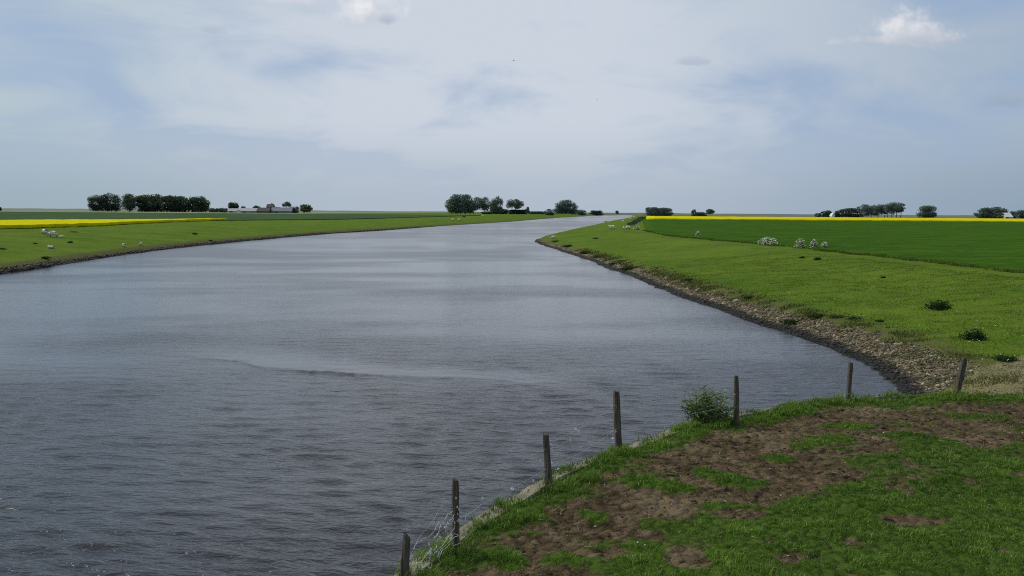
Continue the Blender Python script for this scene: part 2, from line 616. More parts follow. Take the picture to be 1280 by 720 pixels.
# verge: brownish above the stones
nv = mth(nt, 'ADD', att(nt, 'stone'), mth(nt, 'MULTIPLY', mth(nt, 'SUBTRACT', n2, 0.5), 3.2))
g = mixc(nt, mth(nt, 'MULTIPLY', mr(nt, nv, -2.2, -0.3), 0.75), g, (0.088, 0.085, 0.036))
# far pale fields
sp = N(nt, 'ShaderNodeSeparateXYZ', {0: p_})
band = noise(nt, scl(nt, p_, (0.0012, 0.006, 0)), 1.0, 2)
far = mth(nt, 'MULTIPLY', mr(nt, sp.outputs[1], 820, 950), mth(nt, 'MAXIMUM', mr(nt, mth(nt, 'MULTIPLY', sp.outputs[0], -1.0), 130, 260), mr(nt, sp.outputs[0], 170, 320)))
farc = mixc(nt, mr(nt, band, 0.42, 0.58), (0.23, 0.25, 0.15), (0.09, 0.12, 0.06))
farc = mixc(nt, mr(nt, sp.outputs[0], 0, 200), farc, (0.13, 0.13, 0.09))
g = mixc(nt, far, g, farc)
# paved, half overgrown ramp
nb = mth(nt, 'ADD', att(nt, 'pave'), mth(nt, 'MULTIPLY', mth(nt, 'SUBTRACT', n2, 0.5), 1.0))
pc = mixc(nt, mr(nt, n3, 0.35, 0.62), (0.150, 0.140, 0.060), (0.225, 0.195, 0.110))
pc = mixc(nt, mr(nt, n2, 0.5, 0.66), pc, (0.09, 0.105, 0.035))
pc = mixc(nt, mr(nt, n4, 0.55, 0.7), pc, (0.06, 0.06, 0.03))
pc = mixc(nt, mth(nt, 'MULTIPLY', mr(nt, noise(nt, p_, 3.0, 5, .7), .5, .62), .8), pc, (0.05, 0.065, 0.02))
pc = mixc(nt, mth(nt, 'MULTIPLY', mr(nt, noise(nt, p_, 14.0, 3, .6), .55, .68), .8), pc, (0.22, 0.19, 0.12))
g = mixc(nt, mr(nt, nb, -0.15, 0.15), g, pc)
# stones
vor = N(nt, 'ShaderNodeTexVoronoi', {'Vector': p_, 'Scale': 5.0, 'Randomness': 1.0})
sc_ = mixc(nt, N(nt, 'ShaderNodeSeparateColor', {0: vor.outputs['Color']}).outputs[0], (0.085, 0.07, 0.048), (0.20, 0.165, 0.115))
sc_ = mixc(nt, mr(nt, vor.outputs['Distance'], 0.35, 0.6), sc_, (0.04, 0.034, 0.026))
wet = mr(nt, mth(nt, 'ADD', sp.outputs[2], mth(nt, 'MULTIPLY', mth(nt, 'SUBTRACT', n3, 0.5), 0.25)), 0.10, 0.28)
sc_ = mixc(nt, wet, (0.018, 0.017, 0.016), sc_)
ns = mth(nt, 'ADD', att(nt, 'stone'), mth(nt, 'MULTIPLY', mth(nt, 'SUBTRACT', n2, 0.5), 2.0))
stn = mth(nt, 'MULTIPLY', mr(nt, ns, 0.0, 0.35), mr(nt, nb, 0.15, -0.15))
g = mixc(nt, stn, g, sc_)
# bare soil of the platform
nd_ = mth(nt, 'ADD', att(nt, 'dirt'), mth(nt, 'MULTIPLY', mth(nt, 'SUBTRACT', n3, 0.5), 0.9))
sl = mixc(nt, mr(nt, noise(nt, p_, 2.2, 6, 0.65), 0.35, 0.65), (0.050, 0.036, 0.020), (0.130, 0.096, 0.058))
sl = mixc(nt, mr(nt, n4, 0.45, 0.7), sl, (0.03, 0.022, 0.013))
sl = mixc(nt, mth(nt, 'MULTIPLY', mr(nt, noise(nt, p_, 3.6, 3, .6), 0.60, 0.68), 0.85), sl, (0.014, 0.010, 0.007))
sl = mixc(nt, mth(nt, 'MULTIPLY', mr(nt, noise(nt, p_, 0.6, 3), 0.5, 0.7), 0.6), sl, (0.165, 0.128, 0.080))
plat = mr(nt, att(nt, 'pin'), 0.0, 0.2)
under = mixc(nt, mr(nt, n3, 0.35, 0.65), (0.032, 0.058, 0.009), (0.055, 0.092, 0.014))
pl = mixc(nt, mr(nt, nd_, 0.1, 0.45), under, sl)
g = mixc(nt, plat, g, pl)
hb = mth(nt, 'ADD', mth(nt, 'MULTIPLY', n3, 0.10), mth(nt, 'MULTIPLY', n4, 0.035))
hb = mth(nt, 'ADD', hb, mth(nt, 'MULTIPLY', mth(nt, 'MULTIPLY', mth(nt, 'SUBTRACT', 0.6, vor.outputs['Distance']), 0.2), stn))
bmp = N(nt, 'ShaderNodeBump', {'Strength': 0.9, 'Distance': 1.0, 'Height': hb})
b = N(nt, 'ShaderNodeBsdfPrincipled', {'Base Color': g, 'Roughness': 0.95, 'Specular IOR Level': 0.02, 'Normal': bmp.outputs[0]})
nt.links.new(b.outputs[0], out.inputs[0])
terr = mesh_np('terrain', np.stack([tx, ty, tz], 1), quad, gm, smooth=True,
               attrs={'stone': np.clip(st, -6, 6), 'dirt': np.clip(dm, -1, 1.5), 'pin': np.clip(pin, -2, 2), 'pave': pave})
tag(terr, kind='structure')

# ------------------------------------------------------------------ water
wa = np.concatenate([np.arange(-180, -44, 4.0), np.arange(-44, -31, 0.8), np.arange(-31, 24, 0.16), np.arange(24, 44, 0.8), np.arange(44, 180, 4.0)])
wa = np.radians(wa)
wr = np.concatenate([[0.4], np.linspace(2, 11.5, 14), np.exp(np.arange(math.log(12), math.log(170), 0.0052)),
                     np.exp(np.arange(math.log(170), math.log(4200), 0.05)), [4200.0]])
WA, WR = np.meshgrid(wa, wr)
wx, wy = (WR * np.sin(WA)).ravel(), (WR * np.cos(WA)).ravel()
wd_ = WR.ravel()
c_, s_ = math.cos(0.2), math.sin(0.2)
ru, rv = wx * c_ + wy * s_, -wx * s_ + wy * c_
gust = fbm(ru * .045 + 3, rv * .085, 4, 201) * 1.25 + fbm(ru * .10, rv * .20, 3, 207) * .75 + fbm(ru * .007, rv * .012, 2, 203) * .8
gust = 0.42 + 0.95 * sstep(-.32, .38, gust)
wob_ = fbm(wx * .16, wy * .16, 4, 211) * 4.5 + fbm(wx * .7, wy * .7, 2, 213) * .7
ln_ = wy - (39.2 - 0.50 * wx) - wob_ + 0.03 * np.maximum(wx + 4, 0) ** 2
alg = sstep(-21, -10, wx) * sstep(6, -4, wx)
slick = sstep(-.1, .5, ln_) * sstep(4.6 + 2 * fbm(wx * .2, wy * .2, 2, 215), 1.2, ln_) * alg
gust = gust * (1 - .72 * slick)
wh = np.zeros(wx.shape)
slope2 = np.zeros(wx.shape)
drr = 0.0052 * wd_ + 0.02
for q_ in range(64):
    lam = math.exp(rng.uniform(math.log(.26), math.log(1.35)))
    th = rng.normal(0.16, .42)
    kx, ky = math.sin(th) * 2 * math.pi / lam, math.cos(th) * 2 * math.pi / lam
    am = 0.0040 * lam ** 0.95 * rng.uniform(.6, 1.4)
    keep_ = sstep(2.2, 5.0, lam / drr)
    md = 0.35 + 1.3 * vnoise(ru * .55 / lam + 31 * q_, rv * .7 / lam - 17 * q_, 300 + q_)
    wh += am * md * keep_ * np.sin(kx * wx + ky * wy + rng.uniform(0, 6.28))
far_ = np.interp(wd_, [12, 30, 60, 150], [.85, .8, .6, .0])
wh = wh * gust * far_
wh += .045 * np.exp(-((ln_ + .1) / .17) ** 2) * sstep(-15, -11, wx) * sstep(-.5, -3.5, wx) * (.35 + 1.2 * vnoise(wx * .6, wy * .6, 401))
wh[wd_ < 11.6] *= 0.0
wm, nt, out = newmat('river_water')
p_ = pos(nt)
dist = N(nt, 'ShaderNodeVectorMath', {0: p_}, operation='LENGTH').outputs['Value']
gs = att(nt, 'gust')
wv = N(nt, 'ShaderNodeVectorRotate', {'Vector': p_, 'Angle': 0.18}, rotation_type='Z_AXIS').outputs[0]
r2 = noise(nt, scl(nt, wv, (2.6, 5.5, 0)), 1.0, 3, 0.55, 0.4)
r1 = noise(nt, scl(nt, wv, (0.9, 2.3, 0)), 1.0, 4, 0.6, 0.6)
r2 = mth(nt, 'ADD', mth(nt, 'MULTIPLY', r2, 0.050), mth(nt, 'MULTIPLY', r1, mr(nt, dist, 22, 60, 0.02, 0.11, False)))
hgt = mth(nt, 'MULTIPLY', r2, mth(nt, 'MULTIPLY', mth(nt, 'POWER', gs, 1.3), mr(nt, dist, 14, 175, 1.0, 0.0, False)))
wrough = mth(nt, 'ADD', mr(nt, dist, 15, 150, 0.125, 0.20, False), mth(nt, 'MULTIPLY', mth(nt, 'SUBTRACT', gs, 0.85), mr(nt, dist, 20, 150, 0.05, 0.12, False)))
bmp = N(nt, 'ShaderNodeBump', {'Strength': 1.0, 'Distance': 1.0, 'Height': hgt})
b = N(nt, 'ShaderNodeBsdfPrincipled', {'Base Color': (0.016, 0.0165, 0.020, 1), 'Roughness': wrough, 'IOR': 1.333, 'Normal': bmp.outputs[0]})
nt.links.new(b.outputs[0], out.inputs[0])
k = len(wa)
ii = np.arange(len(wr) - 1)[:, None] * k + np.arange(k)[None]
jj = np.arange(len(wr) - 1)[:, None] * k + ((np.arange(k) + 1) % k)[None]
tag(mesh_np('river_water', np.stack([wx, wy, wh], 1), np.stack([ii, jj, jj + k, ii + k], -1).reshape(-1, 4)[:, ::-1], wm, smooth=True,
            attrs={'gust': gust}), kind='structure')


# ------------------------------------------------------------------ crop fields
def cropmat(name, top1, top2, side, nsc, hscale, streak=None):
    m, nt, out = newmat(name)
    p_ = pos(nt)
    n = noise(nt, p_, nsc, 6, 0.72)
    n2 = noise(nt, p_, nsc * 0.06, 3, 0.6)
    c = mixc(nt, mr(nt, n, 0.3, 0.7), top1, top2)
    c = mixc(nt, mth(nt, 'MULTIPLY', mr(nt, n2, 0.4, 0.7), 0.35), c, mixc(nt, 1.0, c, (0.72, 0.78, 0.7), 'MULTIPLY'))
    if streak:
        s = noise(nt, scl(nt, p_, streak), 1.0, 4, 0.6, 0.3)
        c = mixc(nt, mth(nt, 'MULTIPLY', mr(nt, s, 0.44, 0.58), 0.8), c, mixc(nt, 1.0, c, (1.5, 1.28, 1.25), 'MULTIPLY'))
        s2 = noise(nt, scl(nt, p_, tuple(q * 3.3 for q in streak)), 1.0, 3, 0.6)
        c = mixc(nt, mth(nt, 'MULTIPLY', mr(nt, s2, 0.46, 0.60), 0.9), c, mixc(nt, 1.0, c, (0.66, 0.72, 0.75), 'MULTIPLY'))
    c = mixc(nt, mr(nt, mth(nt, 'ADD', att(nt, 'hfrac'), mth(nt, 'MULTIPLY', mth(nt, 'SUBTRACT', n, 0.5), 0.5)), 0.15, 0.45), side, c)
    bmp = N(nt, 'ShaderNodeBump', {'Strength': 0.6, 'Distance': hscale, 'Height': n})
    b = N(nt, 'ShaderNodeBsdfPrincipled', {'Base Color': c, 'Roughness': 0.95, 'Specular IOR Level': 0.01, 'Normal': bmp.outputs[0]})
    nt.links.new(b.outputs[0], out.inputs[0])
    return m


def strip(name, rows, h, mat, ncol=60, nrow=120, label=None, cat=None, jag=0.25):
    """rows: (y, xleft, xright). A crop standing h above the land."""
    rows = np.array(sorted(rows))
    t = np.linspace(0, 1, nrow)
    ys = np.geomspace(rows[0, 0], rows[-1, 0], nrow)
    xl = np.interp(ys, rows[:, 0], rows[:, 1]); xr = np.interp(ys, rows[:, 0], rows[:, 2])
    s = np.linspace(0, 1, ncol) ** 1.0
    Xg = xl[:, None] + (xr - xl)[:, None] * s[None]
    Yg = np.repeat(ys[:, None], ncol, 1)
    Xg = Xg + fbm(Xg * .4, Yg * .4, 3, 61) * jag * 6
    Yg = Yg + fbm(Xg * .4 + 50, Yg * .4, 3, 63) * jag * 6
    base = terrain(Xg.ravel(), Yg.ravel()).reshape(Xg.shape)
    top = base + h * (0.93 + 0.25 * fbm(Xg * .9, Yg * .9, 3, 65))
    hf = np.ones(Xg.shape)
    # skirt: duplicate border ring at ground level
    def ring(Aq):
        return np.concatenate([Aq[0, :], Aq[1:, -1], Aq[-1, -2::-1], Aq[-2:0:-1, 0]])
    idx = np.arange(Xg.size).reshape(Xg.shape)
    rg = ring(idx)
    V = np.stack([Xg.ravel(), Yg.ravel(), top.ravel()], 1)
    low = V[rg].copy(); low[:, 2] = ring(base) - 0.1
    q = np.stack([idx[:-1, :-1], idx[:-1, 1:], idx[1:, 1:], idx[1:, :-1]], -1).reshape(-1, 4)
    n0 = len(V)
    nr_ = len(rg)
    a = np.arange(nr_)
    side = np.stack([rg, n0 + a, n0 + (a + 1) % nr_, rg[(a + 1) % nr_]], 1)
    o = mesh_np(name, np.concatenate([V, low]), np.concatenate([q, side]), mat, smooth=False,
                attrs={'hfrac': np.concatenate([hf.ravel(), np.zeros(nr_)])})
    return tag(o, label, cat, kind='stuff')


rape = cropmat('rapeseed_crop', (0.40, 0.37, 0.004), (0.55, 0.51, 0.006), (0.075, 0.10, 0.008), 1.6, 0.5)
wheat = cropmat('wheat_crop', (0.022, 0.064, 0.005), (0.044, 0.100, 0.008), (0.03, 0.06, 0.012), 3.0, 0.25, (0.03, 0.22, 0))
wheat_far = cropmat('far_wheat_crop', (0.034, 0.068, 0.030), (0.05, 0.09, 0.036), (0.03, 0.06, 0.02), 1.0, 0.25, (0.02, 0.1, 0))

# left rapeseed: right boundary from the bank edge, left boundary from the far edge
rb = [G(a, b) for a, b in [(-200, 298), (0, 287), (120, 283), (169, 280), (240, 277), (284, 275.3)]]
lb = [G(a, b, 1.0) for a, b in [(-330, 277.5), (0, 274.6), (120, 274), (240, 273.2)]]
ly = [p[1] for p in lb]; lx = [p[0] for p in lb]
o = np.argsort(ly)
tipy = rb[-1][1]
def lxi(y):
    return float(np.interp(y, list(np.array(ly)[o]) + [tipy], list(np.array(lx)[o]) + [rb[-1][0] - 2]))
rows = [(40, -240, rb[0][0])] + [(p[1], min(lxi(p[1]), p[0] - 2), p[0]) for p in rb]
yy0 = rb[1][1]
rows += [(y, lxi(y), float(np.interp(y, sorted([p[1] for p in rb]), [p[0] for p in sorted(rb, key=lambda q: q[1])]))) for y in ly if rb[0][1] < y < tipy]
rows = [(y, a - (160 if y < min(ly) else 0), b) for y, a, b in rows]
strip('rapeseed_crop', rows, 1.0, rape, 60, 200, 'yellow flowering rapeseed crop on the field behind the left bank', 'rapeseed')
# left wheat behind it
w1 = [G(a, b) for a, b in [(288, 276), (440, 274.3), (500, 272.6), (560, 270.8), (600, 269.6)]]
w0y = lb[-1][1]
rows = [(w1[0][1] * 0.62, -420, -300), (w1[0][1] * 0.8, -460, -215), (w1[0][1] * 0.985, -500, w1[0][0] - 5)] + [(p[1], -560, p[0]) for p in w1] + [(w1[-1][1] * 1.04, -640, w1[-1][0] + 2)]
strip('wheat_crop', rows, 0.35, wheat_far, 70, 90, 'dark green cereal crop on the level field behind the left yellow field', 'wheat', 0.4)
# right rapeseed
ny = float(np.mean([G(860, 275)[1], G(1100, 277)[1], G(1280, 278.4)[1]]))
fy = float(np.mean([G(860, 270.2, 1.0)[1], G(1100, 272.0, 1.0)[1], G(1280, 273.2, 1.0)[1]]))
fy = max(fy, ny * 1.2)
xl_ = (808 - 640) / F
strip('rapeseed_crop', [(ny, ny * xl_, 600), (fy, fy * xl_, 900)], 1.0, rape, 120, 60,
      'yellow flowering rapeseed strip beyond the dark green field on the right', 'rapeseed', 0.4)
# right wheat
wl = [G(a, b) for a, b in [(1420, 357), (1280, 340), (1209, 332), (1134, 324), (1040, 314), (940, 304), (866, 298), (829, 293.5), (808, 288)]]
rows = [(45, wl[0][0] + 2, 150)] + [(p[1], p[0], 60 + p[1] * 1.1) for p in wl] + [(ny - 4, (ny) * xl_ * .96, 640)]
strip('wheat_crop', rows, 0.22, wheat, 130, 220, 'dark green cereal crop on the field behind the right bank', 'wheat', 0.3)

# far dyke along the horizon
V, Fs = [], []
xs = np.linspace(-4200, 4200, 240)
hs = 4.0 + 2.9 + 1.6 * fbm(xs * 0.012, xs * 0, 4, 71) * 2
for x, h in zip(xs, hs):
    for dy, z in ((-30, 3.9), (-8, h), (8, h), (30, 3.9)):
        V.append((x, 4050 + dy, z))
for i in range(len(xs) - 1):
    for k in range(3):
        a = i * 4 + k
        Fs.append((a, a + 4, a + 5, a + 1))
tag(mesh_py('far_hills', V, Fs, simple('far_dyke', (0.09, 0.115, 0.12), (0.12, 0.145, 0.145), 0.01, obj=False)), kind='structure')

# ------------------------------------------------------------------ trees
def haze(c, h):  # aerial haze painted into the leaf colour, also lifting the backlit crowns
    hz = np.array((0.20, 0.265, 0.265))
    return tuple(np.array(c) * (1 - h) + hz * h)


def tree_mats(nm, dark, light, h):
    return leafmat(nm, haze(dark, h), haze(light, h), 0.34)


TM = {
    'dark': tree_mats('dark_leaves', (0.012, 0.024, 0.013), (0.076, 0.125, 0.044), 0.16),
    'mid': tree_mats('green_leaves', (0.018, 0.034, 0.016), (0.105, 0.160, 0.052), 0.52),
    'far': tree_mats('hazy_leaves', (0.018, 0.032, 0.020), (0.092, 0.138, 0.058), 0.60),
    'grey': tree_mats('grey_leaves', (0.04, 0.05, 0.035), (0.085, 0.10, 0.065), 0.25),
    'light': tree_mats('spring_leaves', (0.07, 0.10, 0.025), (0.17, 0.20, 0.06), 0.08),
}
BARK = simple('bark', (0.035, 0.03, 0.025), (0.06, 0.05, 0.04), 2.0)


def crown_mesh(w, dpt, z0, z1, nlobe, n, leaf, shape='round'):
    """leaf clumps on many small lobes filling an ellipsoid between z0 and z1."""
    C = []
    T = []
    Nn = []
    hh = (z1 - z0) / 2
    zc_ = (z1 + z0) / 2
    for k in range(nlobe):
        v = rand_dirs(1)[0] * (rng.random() ** 0.40)
        v = np.sign(v) * np.abs(v) ** 0.85
        if shape == 'dome':
            v[2] = abs(v[2]) * 1.7 - 0.85
        elif shape == 'flat':
            v[2] = np.sign(v[2]) * abs(v[2]) ** 0.7
        lr = rng.uniform(0.24, 0.42)
        c = np.array([v[0] * w / 2 * (1 - lr * .75), v[1] * dpt / 2 * (1 - lr * .75), zc_ + v[2] * hh * (1 - lr * .75)])
        m = n // nlobe
        d = rand_dirs(m)
        r = rng.random((m, 1)) ** 0.35
        pts = c + d * r * np.array([w / 2, dpt / 2, hh * 1.0]) * lr
        C.append(pts)
        Nn.append(d)
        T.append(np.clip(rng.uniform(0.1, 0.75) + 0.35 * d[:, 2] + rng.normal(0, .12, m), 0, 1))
    C = np.concatenate(C); T = np.concatenate(T); Nn = np.concatenate(Nn)
    for ax, lo, hi in ((0, -w / 2, w / 2), (1, -dpt / 2, dpt / 2), (2, z0, z1)):
        a, b = np.percentile(C[:, ax], (1.0, 99.2))
        C[:, ax] = lo + leaf * .5 + (C[:, ax] - a) / (b - a) * (hi - lo - leaf)
    # inner mass so the crown is not see-through
    m = int(n * 0.45)
    d = rand_dirs(m)
    d = np.sign(d) * np.abs(d) ** 0.8
    ph = rng.random() * 6.28
    lob = 0.88 + 0.08 * np.sin(3 * np.arctan2(d[:, 1], d[:, 0]) + ph) + 0.07 * np.sin(5 * d[:, 2] * 2 + 4 * d[:, 0] + ph)
    pts = d * (rng.random(m) ** 0.4 * lob)[:, None] * np.array([w / 2, dpt / 2, hh * 1.02]) + np.array([0, 0, zc_])
    if shape in ('dome', 'flat') or z0 < 0.04 * z1:
        pts[:, 2] = np.where(pts[:, 2] < zc_, z0 + (pts[:, 2] - z0) * 0.75, pts[:, 2])
        g = int(m * .5)
        low = np.stack([rng.uniform(-.42, .42, g) * w, rng.uniform(-.42, .42, g) * dpt, z0 + rng.random(g) * hh * 0.8], 1)
        pts = np.concatenate([pts, low])
    C = np.concatenate([C, pts])
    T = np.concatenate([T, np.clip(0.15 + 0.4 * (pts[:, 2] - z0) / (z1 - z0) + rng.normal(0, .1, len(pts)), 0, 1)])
    Nn = np.concatenate([Nn, rand_dirs(len(pts))])
    # round off the outline: pull stray leaves back to the crown's surface
    rel = np.abs((C - np.array([0, 0, zc_])) / np.array([w / 2, dpt / 2, hh]))
    rel[:, 2] *= np.where(C[:, 2] < zc_, .62, 1.0)
    rr = (rel ** 2.6).sum(1) ** (1 / 2.6)
    az_ = np.arctan2(C[:, 1], C[:, 0])
    lim = 1.0 + .05 * np.sin(4 * az_ + ph) + .04 * np.sin(7 * (C[:, 2] - zc_) / hh + 3 * az_) + rng.normal(0, .025, len(C))
    kk = np.where(rr > lim, lim / np.maximum(rr, 1e-6), 1.0)[:, None]
    C = np.array([0, 0, zc_]) + (C - np.array([0, 0, zc_])) * kk
    V, q = quads(C, leaf * rng.uniform(0.6, 1.4, len(C)), Nn, 0.85)
    return V, q, np.repeat(T, 4)


def tree(name, pxl, pxr, ytop, d, mat, label, cat='tree', group=None, clear=0.12, shape='round', trunk=True, n=2600, lobes=24, stems=1,
         part='crown', base=None, leafk=1.0):
    cx = (pxl + pxr) / 2
    x = (cx - 640) * d / F
    w = (pxr - pxl) * d / F
    ztop = CAM[2] + (hor(cx) - ytop) * d / F
    zb = zt(x, d) if base is None else base
    h = ztop - zb
    root = empty(name, (x, d, zb), label, cat, group)
    leaf = max(0.021 * w, 0.5 * d / F) * leafk
    n = int(n * 1.5)
    V, q, T = crown_mesh(w, min(w, h * 1.1) * 0.9, h * clear, h, lobes, n, leaf, shape)
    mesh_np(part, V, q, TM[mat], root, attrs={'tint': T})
    if trunk:
        for s in range(stems):
            parts = []
            ox = 0 if stems == 1 else (s / (stems - 1) - 0.5) * w * 0.62
            parts.append(tube([(ox, 0, -0.4), (ox * 1.02 + 0.1, 0, h * 0.2), (ox * 1.06, 0.2, h * 0.5), (ox * 1.1, 0, h * 0.8)],
                              [h * .030, h * .022, h * .014, h * .004], 7))
            for k in range(4):
                a = rng.uniform(0, 6.28)
                zz_ = h * rng.uniform(0.25, 0.5)
                L = w * 0.25 / max(1, stems * .6)
                parts.append(tube([(ox, 0, zz_), (ox + math.cos(a) * L * .5, math.sin(a) * L * .5, zz_ + h * .1),
                                   (ox + math.cos(a) * L, math.sin(a) * L, zz_ + h * .24)], [h * .011, h * .007, h * .003], 5))
            v, f = join(parts)
            mesh_py('trunk', v, f, BARK, root)
    return root


GL = 'trees of the left grove'
D = 1150
tree('tree', 112, 135, 242.5, D, 'dark', 'big rounded dark tree at the left end of the left grove', group=GL, clear=0.02)
tree('tree', 127.5, 152, 241.5, D + 8, 'dark', 'dark dense tree second from left in the left grove, against the end tree', group=GL, clear=0.02)
tree('tree', 151, 174.5, 242, D, 'dark', 'narrow dark tree beside the sky gap in the left grove', group=GL, clear=0.05)
tree('tree', 169.5, 207, 243, D + 10, 'dark', 'widest dark tree in the middle of the left grove', group=GL, clear=0.02, lobes=30, n=3000)
tree('tree', 200, 239, 244, D, 'dark', 'wide dark tree second from right in the left grove', group=GL, clear=0.02, lobes=30, n=3000)
tree('tree', 233, 263, 245.3, D + 5, 'dark', 'dark round-topped tree at the right end of the left grove', group=GL, clear=0.02)
tree('bush', -7, 3.5, 258, 1100, 'dark', 'dark bush cut by the left edge of the view', 'bush', clear=0, trunk=False, n=700, lobes=9, part='foliage')

FG = 'trees and bushes around the farm'
D = 1100
tree('bush', 260, 275, 260, D, 'mid', 'low dark bush just right of the left grove', 'bush', FG, 0, trunk=False, n=600, lobes=9, part='foliage')
tree('bush', 273, 286, 259.6, D, 'mid', 'low dark bush between the left grove and the round farm tree', 'bush', FG, 0, trunk=False, n=600, lobes=9, part='foliage')
tree('tree', 285.5, 299.5, 252.6, D + 12, 'dark', 'round dark tree behind the pale farm barn', 'tree', FG, 0.15, n=1400, lobes=14)
tree('bush', 301, 308, 257.5, D + 30, 'mid', 'small bush behind the left half of the long shed', 'bush', FG, 0, trunk=False, n=400, lobes=7, part='foliage')
tree('bush', 316, 326, 256.8, D + 30, 'mid', 'dark bush behind the right end of the long shed', 'bush', FG, 0, trunk=False, n=500, lobes=8, part='foliage')
tree('bush', 343, 353, 258.3, D + 22, 'mid', 'flat dark bush behind the grey shed', 'bush', FG, 0, trunk=False, n=500, lobes=8, part='foliage')
tree('tree', 353, 364.5, 251.8, D - 5, 'mid', 'small open tree with spreading twigs above the grey farm shed', 'tree', FG, 0.5, n=500, lobes=8)
tree('bush', 362, 374, 258, D - 12, 'mid', 'dark bush at the right end of the grey shed', 'bush', FG, 0, trunk=False, n=700, lobes=9, part='foliage')
tree('tree', 374.5, 391, 255, D - 15, 'light', 'pale yellow-green tree at the right end of the farm', 'tree', FG, 0.08, n=1200, lobes=14)
tree('bush', 269.5, 275.5, 273, 620, 'dark', 'lone dark bush at the tip of the left yellow field', 'bush', None, 0, trunk=False, n=400, lobes=6, part='foliage')

CG = 'trees of the middle grove'
D = 1280
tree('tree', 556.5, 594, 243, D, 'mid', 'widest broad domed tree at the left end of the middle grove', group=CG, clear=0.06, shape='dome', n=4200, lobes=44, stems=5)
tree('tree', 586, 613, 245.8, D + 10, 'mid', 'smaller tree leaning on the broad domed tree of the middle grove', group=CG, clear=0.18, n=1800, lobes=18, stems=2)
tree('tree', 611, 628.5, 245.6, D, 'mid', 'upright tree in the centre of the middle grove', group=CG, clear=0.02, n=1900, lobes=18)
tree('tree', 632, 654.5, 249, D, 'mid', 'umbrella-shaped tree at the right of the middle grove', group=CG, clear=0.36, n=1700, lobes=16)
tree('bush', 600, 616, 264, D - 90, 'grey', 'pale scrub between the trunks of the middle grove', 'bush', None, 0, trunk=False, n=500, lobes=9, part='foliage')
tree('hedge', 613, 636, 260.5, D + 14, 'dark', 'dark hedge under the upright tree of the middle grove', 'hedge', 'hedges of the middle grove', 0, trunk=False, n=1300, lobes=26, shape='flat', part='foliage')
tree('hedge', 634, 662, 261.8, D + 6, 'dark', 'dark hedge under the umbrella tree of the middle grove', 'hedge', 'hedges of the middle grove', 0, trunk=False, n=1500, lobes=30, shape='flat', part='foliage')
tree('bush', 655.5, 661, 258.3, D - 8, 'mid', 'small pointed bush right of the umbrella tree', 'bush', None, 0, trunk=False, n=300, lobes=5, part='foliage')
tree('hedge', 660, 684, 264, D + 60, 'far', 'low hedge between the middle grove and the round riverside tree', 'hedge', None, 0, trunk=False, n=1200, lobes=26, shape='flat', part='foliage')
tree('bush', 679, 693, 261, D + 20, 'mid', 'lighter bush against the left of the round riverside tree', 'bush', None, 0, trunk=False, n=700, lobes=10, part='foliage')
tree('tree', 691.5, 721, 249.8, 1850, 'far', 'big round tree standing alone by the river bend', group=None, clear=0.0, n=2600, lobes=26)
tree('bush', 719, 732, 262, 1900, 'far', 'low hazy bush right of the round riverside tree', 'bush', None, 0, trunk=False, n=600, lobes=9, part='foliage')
D = 2300
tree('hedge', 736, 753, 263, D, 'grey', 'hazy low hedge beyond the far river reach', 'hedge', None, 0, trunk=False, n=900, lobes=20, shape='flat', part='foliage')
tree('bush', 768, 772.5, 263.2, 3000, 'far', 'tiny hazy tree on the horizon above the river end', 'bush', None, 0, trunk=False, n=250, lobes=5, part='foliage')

D = 1000
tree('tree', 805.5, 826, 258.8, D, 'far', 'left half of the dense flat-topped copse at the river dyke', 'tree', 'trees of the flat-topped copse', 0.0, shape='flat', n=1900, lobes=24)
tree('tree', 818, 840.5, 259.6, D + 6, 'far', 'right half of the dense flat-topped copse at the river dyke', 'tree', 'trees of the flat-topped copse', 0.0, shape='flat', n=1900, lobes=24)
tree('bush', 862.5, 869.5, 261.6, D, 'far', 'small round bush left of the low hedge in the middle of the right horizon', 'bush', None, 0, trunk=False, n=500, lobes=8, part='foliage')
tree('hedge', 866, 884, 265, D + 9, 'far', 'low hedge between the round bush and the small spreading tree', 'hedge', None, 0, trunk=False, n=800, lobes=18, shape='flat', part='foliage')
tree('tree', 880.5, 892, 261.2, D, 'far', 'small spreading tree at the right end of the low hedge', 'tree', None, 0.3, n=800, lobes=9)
RG = 'trees of the right grove'
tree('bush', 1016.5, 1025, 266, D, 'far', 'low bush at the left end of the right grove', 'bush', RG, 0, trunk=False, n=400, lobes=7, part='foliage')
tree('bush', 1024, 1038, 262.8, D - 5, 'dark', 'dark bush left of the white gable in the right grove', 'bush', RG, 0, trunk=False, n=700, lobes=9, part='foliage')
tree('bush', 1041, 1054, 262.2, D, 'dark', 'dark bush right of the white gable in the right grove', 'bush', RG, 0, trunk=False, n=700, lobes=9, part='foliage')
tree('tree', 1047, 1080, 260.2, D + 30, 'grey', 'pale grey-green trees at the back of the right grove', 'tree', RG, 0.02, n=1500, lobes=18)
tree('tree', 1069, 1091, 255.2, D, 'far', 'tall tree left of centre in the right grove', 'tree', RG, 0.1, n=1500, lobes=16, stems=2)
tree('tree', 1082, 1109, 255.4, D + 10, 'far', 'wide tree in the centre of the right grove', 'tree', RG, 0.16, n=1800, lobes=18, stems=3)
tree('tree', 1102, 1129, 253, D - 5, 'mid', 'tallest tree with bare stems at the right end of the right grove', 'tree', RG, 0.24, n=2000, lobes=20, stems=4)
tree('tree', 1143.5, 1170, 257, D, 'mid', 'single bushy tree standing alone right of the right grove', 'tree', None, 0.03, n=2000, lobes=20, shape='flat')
tree('tree', 1217, 1257, 259.2, D, 'far', 'broad low dark tree left of the pale barn roof', 'tree', None, 0.0, n=2600, lobes=32, shape='dome', stems=3)
